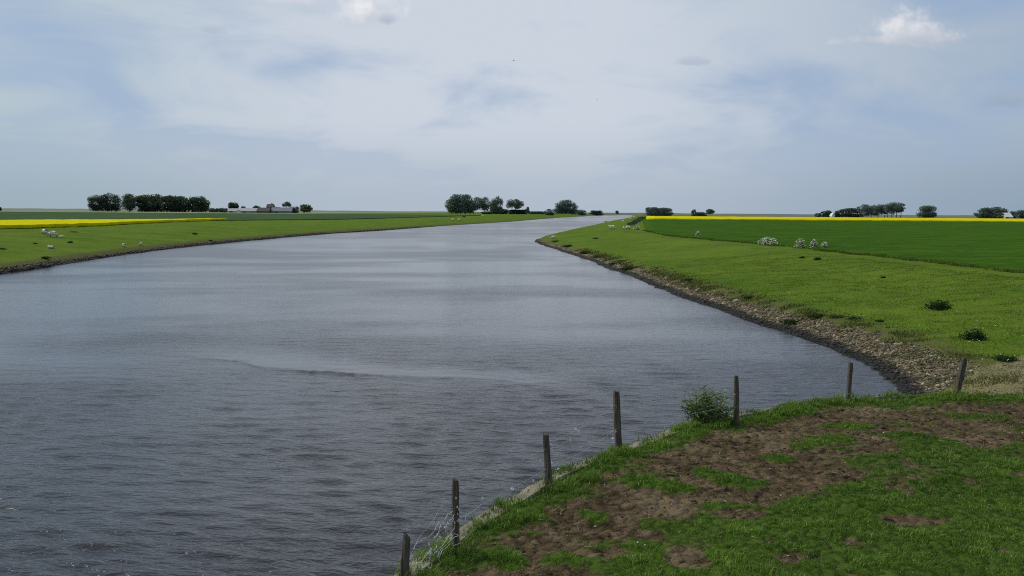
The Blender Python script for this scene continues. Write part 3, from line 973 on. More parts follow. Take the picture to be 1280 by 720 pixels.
tree('bush', 1244, 1252, 266, D - 25, 'light', 'light green bush in front of the pale barn roof', 'bush', None, 0, trunk=False, n=400, lobes=7, part='foliage')
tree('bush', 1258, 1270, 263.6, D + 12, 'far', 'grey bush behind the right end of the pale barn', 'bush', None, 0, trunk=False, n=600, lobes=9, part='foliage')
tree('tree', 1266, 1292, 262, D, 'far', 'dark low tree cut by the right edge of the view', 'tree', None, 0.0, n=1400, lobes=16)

# ------------------------------------------------------------------ farm buildings
WALLP = simple('pale_plaster', (0.36, 0.36, 0.34), (0.44, 0.43, 0.40), 0.6)
WALLG = simple('grey_cladding', (0.14, 0.16, 0.165), (0.19, 0.205, 0.21), 0.6)
BRICK = simple('brick', (0.085, 0.068, 0.062), (0.115, 0.09, 0.08), 1.5)
ROOFG = simple('grey_roof', (0.24, 0.26, 0.27), (0.31, 0.33, 0.34), 0.8)
ROOFR = simple('brown_roof', (0.055, 0.048, 0.05), (0.08, 0.068, 0.068), 1.0)
ROOFP = simple('pale_roof', (0.52, 0.54, 0.54), (0.62, 0.63, 0.62), 0.8)
DARK = simple('dark_opening', (0.015, 0.016, 0.018), (0.03, 0.03, 0.032), 1.0, rough=0.3)


def building(name, pxl, pxr, d, eave_px, ridge_px, wall, roof, label, cat, depth=10, door=True, windows=0, chimney=False, gable_front=False, rz=0.0):
    x = ((pxl + pxr) / 2 - 640) * d / F
    w = (pxr - pxl) * d / F
    cx = (pxl + pxr) / 2
    zb = zt(x, d)
    he = CAM[2] + (hor(cx) - eave_px) * d / F - zb
    hr = CAM[2] + (hor(cx) - ridge_px) * d / F - zb
    he = max(he, 1.6)
    hr = max(hr, he + 0.9)
    r = empty(name, (x, d, zb), label, cat, None, rz)
    X0, X1, Y0, Y1 = -w / 2, w / 2, -depth / 2, depth / 2
    if gable_front:
        V = [(X0, Y0, -.3), (X1, Y0, -.3), (X1, Y1, -.3), (X0, Y1, -.3), (X0, Y0, he), (X1, Y0, he), (X1, Y1, he), (X0, Y1, he), (0, Y0, hr), (0, Y1, hr)]
        Fs = [(0, 1, 5, 8, 4), (2, 3, 7, 9, 6), (1, 2, 6, 5), (3, 0, 4, 7)]
        ov = 0.35
        s = (hr - he) / (w / 2)
        RV = [(X0 - ov, Y0 - ov, he - ov * s + .05), (0, Y0 - ov, hr + .05), (X1 + ov, Y0 - ov, he - ov * s + .05), (X0 - ov, Y1 + ov, he - ov * s + .05), (0, Y1 + ov, hr + .05), (X1 + ov, Y1 + ov, he - ov * s + .05)]
    else:
        V = [(X0, Y0, -.3), (X1, Y0, -.3), (X1, Y1, -.3), (X0, Y1, -.3), (X0, Y0, he), (X1, Y0, he), (X1, Y1, he), (X0, Y1, he), (X0, 0, hr), (X1, 0, hr)]
        Fs = [(0, 1, 5, 4), (1, 2, 6, 9, 5), (2, 3, 7, 6), (3, 0, 4, 8, 7)]
        ov = 0.35
        s = (hr - he) / (depth / 2)
        RV = [(X0 - ov, Y0 - ov, he - ov * s + .05), (X0 - ov, 0, hr + .05), (X0 - ov, Y1 + ov, he - ov * s + .05), (X1 + ov, Y0 - ov, he - ov * s + .05), (X1 + ov, 0, hr + .05), (X1 + ov, Y1 + ov, he - ov * s + .05)]
    mesh_py('wall', V, Fs, wall, r)
    n = len(RV)
    RV2 = RV + [(a, b, c + .18) for a, b, c in RV]
    RF = [(0, 3, 4, 1), (1, 4, 5, 2), (6, 7, 10, 9), (7, 8, 11, 10), (0, 1, 7, 6), (1, 2, 8, 7), (3, 9, 10, 4), (4, 10, 11, 5), (0, 6, 9, 3), (2, 5, 11, 8)]
    rf = mesh_py('roof', RV2, RF, roof, r)
    if chimney:
        v, f = boxp(w * .2 - .5, w * .2 + .5, -.5, .5, hr - .8, hr + 1.6)
        mesh_py('chimney', v, f, BRICK, rf)
    if door:
        dw = min(w * 0.3, 3.4)
        v, f = boxp(-w * .22 - dw / 2, -w * .22 + dw / 2, Y0 - .06, Y0 + .1, 0, min(he * 0.8, 3.2))
        mesh_py('door', v, f, DARK, r)
    for k in range(windows):
        wx = w * (0.05 + 0.36 * (k + 0.5) / windows)
        v, f = boxp(wx - .6, wx + .6, Y0 - .06, Y0 + .1, min(he * .4, 1.0), min(he * .8, 2.2))
        mesh_py('window', v, f, DARK, r)
    return r


D = 1085
building('barn', 287.5, 300.5, D, 264.5, 260.8, WALLP, ROOFG, 'small pale barn with dark doorway below the round farm tree', 'barn', 12, windows=0)
building('house', 297.3, 300.5, D - 14, 265.0, 262.6, simple('white_plaster', (0.55, 0.54, 0.50), (0.62, 0.6, 0.56), 0.6), ROOFG, 'tiny white gabled outbuilding in front of the pale barn', 'outbuilding', 6, door=False, gable_front=True)
building('barn', 301, 324, D, 264.4, 260.4, WALLG, ROOFG, 'long low shed with pale grey roof in the farm', 'shed', 14, windows=2)
building('barn', 323, 338, D - 6, 265.2, 259.8, BRICK, ROOFR, 'dark brown roofed barn in the middle of the farm', 'barn', 14)
building('house', 334.5, 342.5, D + 16, 259, 255.4, BRICK, ROOFR, 'brown farmhouse with a tall roof and chimney behind the barns', 'house', 9, windows=2, chimney=True)
building('barn', 340.5, 366, D, 264.0, 259.6, WALLG, simple('slate_roof', (0.12, 0.14, 0.155), (0.16, 0.18, 0.195), 0.8), 'long grey shed at the right of the farm', 'shed', 14, windows=2)
building('house', 1036.8, 1040.2, 985, 269.3, 266.6, simple('white_wall', (0.6, 0.6, 0.58), (0.68, 0.68, 0.65), 0.6), ROOFP, 'small white gable between dark bushes of the right grove', 'house', 7, door=False, gable_front=True)
building('barn', 1249.5, 1260.5, 985, 271.5, 266.2, WALLP, ROOFP, 'barn with bright pale sloping roof at the far right', 'barn', 9, rz=0.25)
# pale marker board in front of the left grove
r = empty('marker_board', ((171.5 - 640) * 1060 / F, 1060, zt((171.5 - 640) * 1060 / F, 1060)), 'pale upright board on a post before the left grove', 'sign')
WB = simple('white_board', (0.40, 0.41, 0.40), (0.48, 0.48, 0.46), 1.0)
v, f = join([boxp(-1.3, 1.3, -.1, .1, 2.0, 6.0)])
mesh_py('board', v, f, WB, r)
v, f = join([boxp(-1.0, -.75, .1, .3, -.3, 5.6), boxp(.75, 1.0, .1, .3, -.3, 5.6)])
mesh_py('post', v, f, WB, r)

# ------------------------------------------------------------------ hedge line on the right dyke
pa, pb = GT(788, 281.5), GT(804, 272.2)
n = 160
C, T = [], []
for i in range(n):
    t = (i / (n - 1)) ** 1.6
    c = pa + (pb - pa) * t
    m = 26
    q = c[None] + rng.normal(size=(m, 3)) * np.array([0.35 + .2 * t, 2 + 5 * t, 0.2])
    q[:, 2] = terrain(q[:, 0], q[:, 1]) + np.abs(rng.normal(size=m)) * (0.22 + .1 * t)
    C.append(q); T.append(rng.random(m) * .5)
C = np.concatenate(C); T = np.concatenate(T)
o0 = pa.copy(); o0[2] = zt(pa[0], pa[1])
V, q = quads(C - o0, 0.2 + rng.random(len(C)) * 0.25)
r = empty('hedge', o0, 'dark narrow hedge line running along the right dyke to the horizon', 'hedge')
mesh_np('foliage', V, q, TM['dark'], r, attrs={'tint': np.repeat(T, 4)})

# ------------------------------------------------------------------ sheep
def skin_mesh(name, verts, edges, radii, sub=2):
    me = bpy.data.meshes.new(name)
    me.from_pydata(verts, edges, [])
    o = bpy.data.objects.new(name, me)
    COL.objects.link(o)
    o.modifiers.new('skin', 'SKIN')
    sv = me.skin_vertices[0].data
    for i, r_ in enumerate(radii):
        sv[i].radius = r_ if hasattr(r_, '__len__') else (r_, r_)
        sv[i].use_root = (i == 0)
    s = o.modifiers.new('sub', 'SUBSURF'); s.levels = sub; s.render_levels = sub
    dg = bpy.context.evaluated_depsgraph_get()
    me2 = bpy.data.meshes.new_from_object(o.evaluated_get(dg))
    me2.name = name
    bpy.data.objects.remove(o)
    return me2


woolm, nt, out = newmat('sheep_wool')
tcn = N(nt, 'ShaderNodeTexCoord').outputs['Object']
n_ = noise(nt, tcn, 14.0, 4, 0.6)
sx = N(nt, 'ShaderNodeSeparateXYZ', {0: tcn})
c = mixc(nt, mr(nt, n_, 0.3, 0.7), (0.50, 0.47, 0.38), (0.70, 0.67, 0.57))
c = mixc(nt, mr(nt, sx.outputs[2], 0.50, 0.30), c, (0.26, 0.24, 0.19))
bm_ = N(nt, 'ShaderNodeBump', {'Strength': 0.8, 'Distance': 0.06, 'Height': n_})
b = N(nt, 'ShaderNodeBsdfPrincipled', {'Base Color': c, 'Roughness': 0.95, 'Specular IOR Level': 0.05, 'Normal': bm_.outputs[0]})
nt.links.new(b.outputs[0], out.inputs[0])


def sheep_mesh(pose):
    if pose == 'lie':
        zb = 0.30
        vs = [(-0.05, 0, zb), (0.38, 0, zb + .02), (-0.45, 0, zb), (0.62, 0, zb + .20), (0.74, 0, zb + .36), (0.93, 0, zb + .28),
              (0.45, .2, .12), (0.75, .22, .06), (0.45, -.2, .12), (0.75, -.22, .06), (-.45, .24, .12), (-.15, .3, .06), (-.45, -.24, .12), (-.15, -.3, .06), (-.66, 0, zb - .05),
              (0.72, .12, zb + .42), (0.72, -.12, zb + .42)]
    elif pose == 'graze':
        zb = 0.62
        vs = [(-0.05, 0, zb), (0.40, 0, zb + .02), (-0.48, 0, zb + .02), (0.64, 0, zb - .08), (0.80, 0, .34), (0.90, 0, .12),
              (0.42, .15, .32), (0.42, .15, 0.02), (0.42, -.15, .32), (0.46, -.15, 0.02), (-.50, .16, .36), (-.47, .16, 0.02), (-.50, -.16, .36), (-.44, -.16, .02), (-.72, 0, zb - .15),
              (0.74, .14, .42), (0.74, -.14, .42)]
    else:
        zb = 0.62
        vs = [(-0.05, 0, zb), (0.40, 0, zb + .02), (-0.48, 0, zb + .02), (0.62, 0, zb + .20), (0.74, 0, zb + .36), (0.95, 0, zb + .27),
              (0.42, .15, .32), (0.42, .15, 0.02), (0.42, -.15, .32), (0.46, -.15, 0.02), (-.50, .16, .36), (-.47, .16, 0.02), (-.50, -.16, .36), (-.44, -.16, .02), (-.72, 0, zb - .15),
              (0.70, .15, zb + .42), (0.70, -.15, zb + .42)]
    ed = [(0, 1), (0, 2), (1, 3), (3, 4), (4, 5), (1, 6), (6, 7), (1, 8), (8, 9), (2, 10), (10, 11), (2, 12), (12, 13), (2, 14), (4, 15), (4, 16)]
    ra = [.36, .31, .32, .17, .135, .07, .085, .04, .085, .04, .11, .04, .11, .04, .06, .03, .03]
    me = skin_mesh('body', vs, ed, ra, 2)
    me.materials.clear()
    me.materials.append(woolm)
    me.polygons.foreach_set('use_smooth', [True] * len(me.polygons))
    return me


SH = {k: sheep_mesh(k) for k in ('graze', 'stand', 'lie')}
SHG = 'sheep grazing on the river banks'


def sheep(px, py, length_px, pose, face, label):
    p = GT(px, py)
    s = length_px * p[1] / F / 1.55
    s = min(max(s, 0.55), 1.35)
    o = bpy.data.objects.new('sheep', SH[pose])
    COL.objects.link(o)
    o.location = (p[0], p[1], zt(p[0], p[1]))
    o.rotation_euler = (0, 0, face)
    o.scale = (s, s, s)
    tag(o, label, 'sheep', SHG)


PI = math.pi
sheep(56, 293.5, 11, 'graze', PI * 0.8, 'left sheep of the pair grazing below the left yellow field')
sheep(66.5, 296.5, 12.5, 'graze', PI * 1.05, 'right larger sheep of the pair grazing below the left yellow field')
sheep(76.5, 297.8, 5, 'stand', PI * 0.1, 'small lamb right of the grazing pair on the left bank')
sheep(64.5, 311, 9.5, 'lie', PI, 'sheep lying alone on the left bank below the grazing pair')
sheep(155, 309.2, 7.5, 'graze', PI * 0.7, 'left of two sheep near the waterline of the left bank')
sheep(175.5, 307, 5, 'stand', PI * 0.5, 'right of two sheep near the waterline of the left bank')
sheep(566, 276.2, 5, 'graze', PI * .9, 'left of two white sheep on the bank before the middle grove')
sheep(573.6, 276.2, 4.5, 'graze', PI * .2, 'right of two white sheep on the bank before the middle grove')
sheep(603.5, 271, 5, 'stand', PI * .9, 'white sheep at the bushes under the middle grove')
sheep(660, 268.2, 7, 'lie', PI, 'white sheep lying right of the umbrella tree')
sheep(693, 267.8, 5, 'stand', PI * .4, 'white sheep at the foot of the round riverside tree')
sheep(692, 299, 7, 'graze', PI * 1.1, 'sheep near the water at the tip of the right bank')
sheep(765.5, 287, 8.5, 'stand', PI * 0.95, 'cream sheep standing alone on top of the right bank')
sheep(780, 285.8, 4, 'stand', PI * .6, 'lamb beside the grazing sheep at the dark hedge')
sheep(785, 287, 7.5, 'graze', PI * 1.1, 'sheep grazing at the near end of the dark hedge')
sheep(792.3, 287.2, 3.6, 'stand', PI * .5, 'tiny lamb left of the white flowering clump by the hedge')
sheep(757.5, 278.3, 4.5, 'graze', PI * 1.0, 'white sheep at the waterline far along the right bank')
sheep(779, 278, 3.6, 'stand', PI * .8, 'nearer of two white sheep midway along the right dyke')
sheep(788, 274.5, 3.5, 'graze', PI * .1, 'far white sheep left of the dark hedge line')
sheep(793, 272.6, 4.5, 'stand', PI * .9, 'farthest sheep near the horizon end of the right dyke')

# ------------------------------------------------------------------ weed clumps and flowering clumps
WEED = leafmat('weed_leaves', (0.016, 0.032, 0.010), (0.05, 0.085, 0.022), 0.2, nscale=3)
WEEDL = leafmat('verge_leaves', (0.035, 0.06, 0.014), (0.10, 0.135, 0.035), 0.25, nscale=3)


def weed_mesh(mat, n=1700, flat=0.5):
    d = rand_dirs(n)
    d[:, 2] = np.abs(d[:, 2])
    r = rng.random((n, 1)) ** 0.5
    an = np.arctan2(d[:, 1], d[:, 0])
    lob = (0.85 + 0.25 * np.sin(3 * an + rng.random() * 6) + .18 * np.sin(7 * an + rng.random() * 6) + .2 * np.sin(5 * d[:, 2] * 3 + an * 2))[:, None]
    C = d * r * lob * np.array([0.5, 0.5, flat])
    V, q = quads(C, rng.uniform(.018, .055, n), None, 0.5)
    V[:, 2] = np.maximum(V[:, 2], -0.05)
    me = mesh_np('foliage', V, q, mat, attrs={'tint': np.repeat(np.clip(C[:, 2] / flat * .7 + rng.normal(0, .2, n) + .1, 0, 1), 4)})
    data = me.data
    bpy.data.objects.remove(me)
    return data


WM = [weed_mesh(WEED, 1700, .4), weed_mesh(WEED, 1700, 0.32), weed_mesh(WEEDL, 1700, 0.36)]


def weed(px, py, wpx, k, label, group, hs=1.0, name='weed_tuft'):
    p = GT(px, py)
    s = wpx * p[1] / F
    o = bpy.data.objects.new(name, WM[k])
    COL.objects.link(o)
    o.location = (p[0], p[1], zt(p[0], p[1]))
    o.rotation_euler = (0, 0, rng.random() * 6.28)
    o.scale = (s, s * 1.0, s * hs)
    tag(o, label, 'weed', group)


RB = 'dark weed clumps on the right bank'
weed(1173, 386, 34, 0, 'broad dark weed clump high on the right bank', RB, .8)
weed(1217, 424, 34, 0, 'darkest dense weed clump above the leaning post', RB, .95)
weed(1258, 451, 30, 1, 'dark weed clump at the right edge beside the stony slope', RB, .8)
weed(936, 373.5, 12, 0, 'small dark weed clump above the rubble in the middle of the right bank', RB, .9)
weed(861, 351, 14, 1, 'small dark weed clump low on the right bank near the tip', RB, .8)
weed(1003, 323, 8, 0, 'left of two dark tufts below the white flowering clumps', RB, .9)
weed(1022, 325, 11, 0, 'right of two dark tufts below the white flowering clumps', RB, .9)
weed(745, 298.5, 8, 1, 'dark tuft on the crest near the tip of the right bank', RB, .7)
weed(1104, 347, 8, 1, 'tiny dark tuft under the edge of the right cereal field', RB, .7)
weed(990, 404, 28, 1, 'dark weed patch at the upper edge of the rubble', RB, .6)
weed(1068, 399, 18, 1, 'dark weed clump on the slope above the wide rubble', RB, .6)
weed(1020, 396, 34, 2, 'wide leafy green patch above the rubble', RB, .5)
weed(1046, 397, 24, 2, 'leafy green patch left of the dark clump above the rubble', RB, .5)
weed(1100, 402, 13, 1, 'small dark weed tuft right of the rubble verge', RB, .6)
VG = 'leafy clumps on the verge of the right bank'
weed(787, 337.5, 24, 0, 'largest leafy clump on the verge where the rubble begins', VG, .55)
weed(768, 331, 18, 1, 'leafy clump just left of the largest verge clump', VG, .5)
weed(748, 322, 18, 2, 'leafy clump in the middle of the verge near the tip', VG, .5)
weed(732, 317, 18, 0, 'low dark verge clump between tip and middle', VG, .45)
weed(711, 308.5, 17, 1, 'dark verge clump close to the tip of the bank', VG, .5)
weed(695, 302.3, 13, 2, 'light green verge clump at the very tip of the bank', VG, .45)
weed(759, 326.5, 12, 2, 'small light leafy clump between verge clumps', VG, .5)
LB = 'dark weed tufts on the left bank'
weed(88, 303.5, 8, 0, 'dark weed tuft right of the lying sheep', LB, .7)
weed(44, 305, 6, 0, 'dark weed tuft left of the lying sheep', LB, .7)
weed(3, 312, 10, 0, 'dark weed tuft at the left edge of the left bank', LB, .6)
weed(92, 290.5, 14, 1, 'flat dark weed patch close below the left yellow field', LB, .3)
weed(243, 293, 8, 0, 'dark weed tuft on the middle of the left bank', LB, .7)
weed(57, 323, 14, 1, 'brownish weed clump at the stony edge of the left bank', LB, .6)
weed(263, 301, 7, 1, 'dark tuft near the waterline of the left bank', LB, .6)
weed(580, 271.5, 5, 0, 'dark weed tuft before the middle grove', LB, .8)

BLO = leafmat('white_blossom', (0.46, 0.50, 0.36), (0.80, 0.82, 0.68), 0.15, nscale=2)


def flower_clump(px, py, wpx, hpx, label):
    p = GT(px, py)
    d = p[1]
    w, h = wpx * d / F, hpx * d / F
    r = empty('flower_clump', (p[0], p[1], zt(p[0], p[1])), label, 'flowers', 'white flowering clumps on the right field edge', rng.random())
    n = 500
    dd = rand_dirs(n); dd[:, 2] = np.abs(dd[:, 2])
    C = dd * (rng.random((n, 1)) ** .5) * np.array([w / 2, w / 3, h])
    V, q = quads(C, rng.uniform(.04, .11, n), None, .5)
    mesh_np('foliage', V, q, WEEDL, r, attrs={'tint': np.repeat(np.clip(rng.random(n), 0, 1), 4)})
    n = 360
    dd = rand_dirs(n); dd[:, 2] = np.abs(dd[:, 2]) + 0.1
    C = dd * (0.55 + 0.5 * rng.random((n, 1))) * np.array([w / 2, w / 3, h])
    V, q = quads(C, rng.uniform(.05, .11, n), np.tile([0, -.3, 1.0], (n, 1)), .9)
    mesh_np('blossom', V, q, BLO, r, attrs={'tint': np.repeat(np.clip(rng.random(n), 0, 1), 4)})


flower_clump(960, 306, 27, 9, 'low wide white flowering clump at the left of the field edge')
flower_clump(1000, 310.5, 20, 12, 'brightest tall white flowering clump on the field edge')
flower_clump(1017, 311, 13, 11, 'middle white flowering clump right of the brightest one')
flower_clump(1030.5, 311.2, 11, 8, 'small white flowering clump at the right end of the row')
flower_clump(872, 296.5, 7, 7, 'thin whitish flowering weed at the corner of the dark green field')
flower_clump(797, 287.5, 7, 5.5, 'round white flowering clump at the near end of the hedge')

# ------------------------------------------------------------------ riprap, clods, daisies, grass
ico = bpy.data.meshes.new('t')
import bmesh
bm = bmesh.new(); bmesh.ops.create_icosphere(bm, subdivisions=1, radius=1.0)
IV = np.array([v.co[:] for v in bm.verts]); IF = np.array([[v.index for v in f.verts] for f in bm.faces]); bm.free()
bpy.data.meshes.remove(ico)


def rocks(C, S, flat=0.7, sink=0.1):
    n = len(C)
    m = len(IV)
    sc3 = S[:, None] * rng.uniform(0.65, 1.3, (n, 3)); sc3[:, 2] *= flat
    V = IV[None] * sc3[:, None, :] * (1 + rng.normal(0, .13, (n, m, 1)))
    a = rng.random(n) * 6.28
    ca, sa = np.cos(a)[:, None], np.sin(a)[:, None]
    V = np.stack([V[..., 0] * ca - V[..., 1] * sa, V[..., 0] * sa + V[..., 1] * ca, V[..., 2]], -1)
    V = V + C[:, None, :]
    Fq = (IF[None] + (np.arange(n) * m)[:, None, None]).reshape(-1, 3)
    return V.reshape(-1, 3), Fq, np.repeat(rng.random(n), m)


# stones by the right waterline
n = 60000
ys = np.exp(rng.uniform(math.log(27), math.log(240), n))
dd = rng.uniform(-0.5, 1.0, n) ** 1.0
sw = stone_w(ys)
dR_ = rng.uniform(-0.35, 1.25, n) * sw
xx = np.interp(ys, RY, RX) + dR_ * np.interp(ys, RY, RSL)
zz_, st_, dm_, pin_, dRr, dLl = terrain(xx, ys, True)
pvr = np.full(n, -2.0)
mm = ys < 60
pvr[mm] = poly_in(xx[mm], ys[mm], pave_poly)
keep = (pvr + fbm(xx * 1.5, ys * 1.5, 3, 79) < .1) & (st_ + fbm(xx * .8, ys * .8, 3, 77) * 2.6 > 0.1) & (zz_ < 1.25) & (zz_ > -.25) & (pin_ < -0.6) & (rng.random(n) < np.interp(st_, [-.3, .5], [.25, 1]))
C = np.stack([xx, ys, zz_], 1)[keep]
S = np.exp(rng.normal(-3.05, .38, len(C))) * np.interp(C[:, 1], [30, 42, 150], [0.75, 0.95, 1.8])
V, q, t_ = rocks(C, S)
sm, nt, out = newmat('rubble_stone')
p_ = pos(nt)
spz = N(nt, 'ShaderNodeSeparateXYZ', {0: p_}).outputs[2]
tt = att(nt, 'tint')
c = mixc(nt, mth(nt, 'POWER', tt, 1.6), (0.064, 0.048, 0.026), (0.25, 0.20, 0.12))
c = mixc(nt, mr(nt, tt, .88, .95), c, (0.32, 0.285, 0.21))
c = mixc(nt, mr(nt, noise(nt, p_, 0.9, 4, .6), 0.45, 0.62), c, mixc(nt, 1.0, c, (0.55, 0.62, 0.42), 'MULTIPLY'))
c = mixc(nt, mr(nt, mth(nt, 'ADD', spz, mth(nt, 'MULTIPLY', noise(nt, p_, 2.0, 2), 0.2)), 0.27, 0.40), (0.016, 0.016, 0.015), c)
b = N(nt, 'ShaderNodeBsdfPrincipled', {'Base Color': c, 'Roughness': 0.8, 'Specular IOR Level': 0.3})
nt.links.new(b.outputs[0], out.inputs[0])
tag(mesh_np('rubble_stones', V, q, sm, attrs={'tint': t_}), 'rubble stones lining the waterline of the right bank, dark where wet', 'stones', kind='stuff')

n = 14000
ys = rng.uniform(27, 40, n); xx = rng.uniform(12, 25, n)
zz_, st_, dm_, pin_, dRr, dLl = terrain(xx, ys, True)
keep = (poly_in(xx, ys, pave_poly) > -.3) & (pin_ < -.4) & (zz_ > .3) & (fbm(xx * .8, ys * .8, 3, 83) > -.08)
C = np.stack([xx, ys, zz_ - .005], 1)[keep]
V, q, t_ = rocks(C, np.exp(rng.normal(-3.7, .35, len(C))), .6)
tag(mesh_np('gravel', V, q, sm, attrs={'tint': t_ * .8}), 'fine gravel lying on the half overgrown ramp at the right', 'gravel', kind='stuff')

# left waterline
n = 5200
ys = np.exp(rng.uniform(math.log(80), math.log(420), n))
xx = np.interp(ys, LY, LX) - rng.uniform(-0.4, 0.9, n) * np.interp(LY[0] * 0 + ys, [80, 400], [1, 1])
zz_ = terrain(xx, ys)
keep = (zz_ > -.2) & (zz_ < 0.5)
C = np.stack([xx, ys, zz_], 1)[keep]
V, q, t_ = rocks(C, rng.uniform(.1, .24, len(C)))
tag(mesh_np('rubble_stones', V, q, sm, attrs={'tint': t_ * .4}), 'dark rubble stones lining the waterline of the left bank', 'stones', kind='stuff')


# lookup tables over the platform
LX0, LY0, LST = -6.0, 10.0, 0.05
_gx, _gy = np.meshgrid(np.arange(LX0, 25, LST), np.arange(LY0, 31.5, LST))
_r = terrain(_gx.ravel(), _gy.ravel(), True)
LUT = {'z': _r[0].reshape(_gx.shape), 'dm': dirt_mask(_gx, _gy), 'pin': _r[3].reshape(_gx.shape)}


def lut(k, x, y):
    A = LUT[k]
    u = np.clip((x - LX0) / LST, 0, A.shape[1] - 1.001); v = np.clip((y - LY0) / LST, 0, A.shape[0] - 1.001)
    i, j = u.astype(int), v.astype(int)
    fu, fv = u - i, v - j
    return (A[j, i] * (1 - fu) + A[j, i + 1] * fu) * (1 - fv) + (A[j + 1, i] * (1 - fu) + A[j + 1, i + 1] * fu) * fv


# platform: soil clods
def platform_points(n, ymin=10.5, ymax=30, xmax=24):
    y = rng.uniform(ymin, ymax, n)
    x = rng.uniform(-4.5, xmax, n)
    k = (x < 0.62 * y + 2.0)
    x, y = x[k], y[k]
    pin = lut('pin', x, y)
    k = pin > 0.02
    return x[k], y[k], pin[k]


x, y, pin = platform_points(26000)
dm_ = lut('dm', x, y)
k = (dm_ > 0.35) & (pin > .5) & (rng.random(len(x)) < 0.55)
x, y = x[k], y[k]
z = lut('z', x, y)
V, q, t_ = rocks(np.stack([x, y, z - .004], 1), rng.gamma(2.0, 0.009, len(x)) + .008, 0.65)
tag(mesh_np('soil_clods', V, q, leafmat('soil_clods', (0.034, 0.023, 0.012), (0.120, 0.083, 0.044), 0.0), attrs={'tint': t_}),
    'loose brown soil clods on the bare trampled ground', 'soil', kind='stuff')

# pale bits: wool, straw, stones
x, y, pin = platform_points(700)
dm_ = lut('dm', x, y)
k = ((dm_ > 0.2) & (rng.random(len(x)) < .8)) | (rng.random(len(x)) < .2)
x, y = x[k], y[k]
z = lut('z', x, y)
V, q, t_ = rocks(np.stack([x, y, z + .012], 1), np.minimum(rng.gamma(1.6, 0.006, len(x)) + .005, .022), 0.5)
tag(mesh_np('pale_litter', V, q, leafmat('pale_litter', (0.25, 0.23, 0.18), (0.62, 0.6, 0.54), 0.0), attrs={'tint': t_}),
    'small pale stones, straw and wool bits scattered over the bare soil', 'litter', kind='stuff')
# straw
x, y, pin = platform_points(900)
k = (lut('dm', x, y) > 0.0) | (rng.random(len(x)) < .35)
x, y = x[k], y[k]
z = lut('z', x, y) + .015
n = len(x)
a = rng.random(n) * 6.28
L = rng.uniform(.03, .12, n)
C = np.stack([x, y, z], 1)
dv = np.stack([np.cos(a), np.sin(a), rng.normal(0, .1, n)], 1)
V, q = quads(C, L, np.tile([0, 0, 1.0], (n, 1)), 0.07, updir=dv)
tag(mesh_np('straw_bits', V, q, leafmat('straw', (0.20, 0.17, 0.10), (0.42, 0.38, 0.26), 0.1), attrs={'tint': np.repeat(rng.random(n), 4)}),
    'dry straw stalks strewn over the bare soil', 'straw', kind='stuff')


def blades(name, x, y, z, h, wd, lean, mat, tint, label, dirs=None):
    n = len(x)
    a = rng.random(n) * 6.28
    b_ = rng.random(n) * 6.28
    ln_ = lean * rng.uniform(.3, 1.3, n)
    base = np.stack([x, y, z - .01], 1)
    side = np.stack([np.cos(a), np.sin(a), np.zeros(n)], 1) * wd[:, None]
    ld = np.stack([np.cos(b_), np.sin(b_), np.zeros(n)], 1)
    upv = np.array([0, 0, 1.0])
    mid = base + upv * (h * .55)[:, None] + ld * (h * ln_ * .3)[:, None]
    tip = base + upv * (h * np.clip(1.0 - .35 * ln_, .35, 1))[:, None] + ld * (h * ln_)[:, None]
    V = np.stack([base - side, base + side, mid + side * .75, mid - side * .75, tip], 1).reshape(-1, 3)
    i5 = np.arange(n) * 5
    tris = np.concatenate([np.stack([i5, i5 + 1, i5 + 2], 1), np.stack([i5, i5 + 2, i5 + 3], 1), np.stack([i5 + 3, i5 + 2, i5 + 4], 1)])
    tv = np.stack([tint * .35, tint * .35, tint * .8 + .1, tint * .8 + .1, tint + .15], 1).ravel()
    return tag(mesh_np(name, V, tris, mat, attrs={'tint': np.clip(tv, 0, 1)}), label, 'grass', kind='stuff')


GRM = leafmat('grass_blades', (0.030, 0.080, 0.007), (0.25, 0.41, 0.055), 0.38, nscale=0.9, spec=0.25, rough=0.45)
x, y, pin = platform_points(900000)
dm_ = lut('dm', x, y)
pr = sstep(0.75, -0.25, dm_) ** 1.2 + 0.014
clump = np.clip(fbm(x * 4.2, y * 4.2, 4, 93) * 6.0 + .50, 0, 1)
pr = np.where(dm_ > -.30, pr * clump, pr * (.40 + .60 * clump)) + .10 * (clump > .93) * (dm_ > 0)
edge = sstep(1.5, 0.7, pin)
lim = .20 + .75 * fbm(x * .9, y * .9, 3, 91) - .10 * sstep(18, 23, y)
pr = np.where(pin < np.maximum(lim, .02), 0.04, pr)
pr = pr * np.interp(y, [13, 28], [1, .75])
k = rng.random(len(x)) < pr
x, y, pin, dm_, edge = x[k], y[k], pin[k], dm_[k], edge[k]
if len(x) > 420000:
    s_ = rng.permutation(len(x))[:420000]
    x, y, pin, dm_, edge = x[s_], y[s_], pin[s_], dm_[s_], edge[s_]
z = np.maximum(lut('z', x, y), np.where((pin < .34) & (x < 10.8), 1.8, -9))
tuf = np.clip(fbm(x * 2.2, y * 2.2, 3, 95) * 2.4 + .45, 0, 1)
for bp in [(505, 726), (572, 694), (687, 609), (775.5, 568), (920, 530), (1060, 500), (1192, 497)]:
    g_ = P(bp[0], bp[1], PLZ)
    tuf = tuf + 1.3 * np.exp(-((x - g_[0]) ** 2 + (y - g_[1]) ** 2) / .09)
h = (0.035 + 0.07 * tuf + 0.085 * edge * (0.3 + tuf)) * rng.uniform(.6, 1.35, len(x)) * (1 - .35 * sstep(.0, .4, dm_))
wd = rng.uniform(.0035, .0065, len(x)) * np.interp(y, [13, 28], [1.0, 1.6])
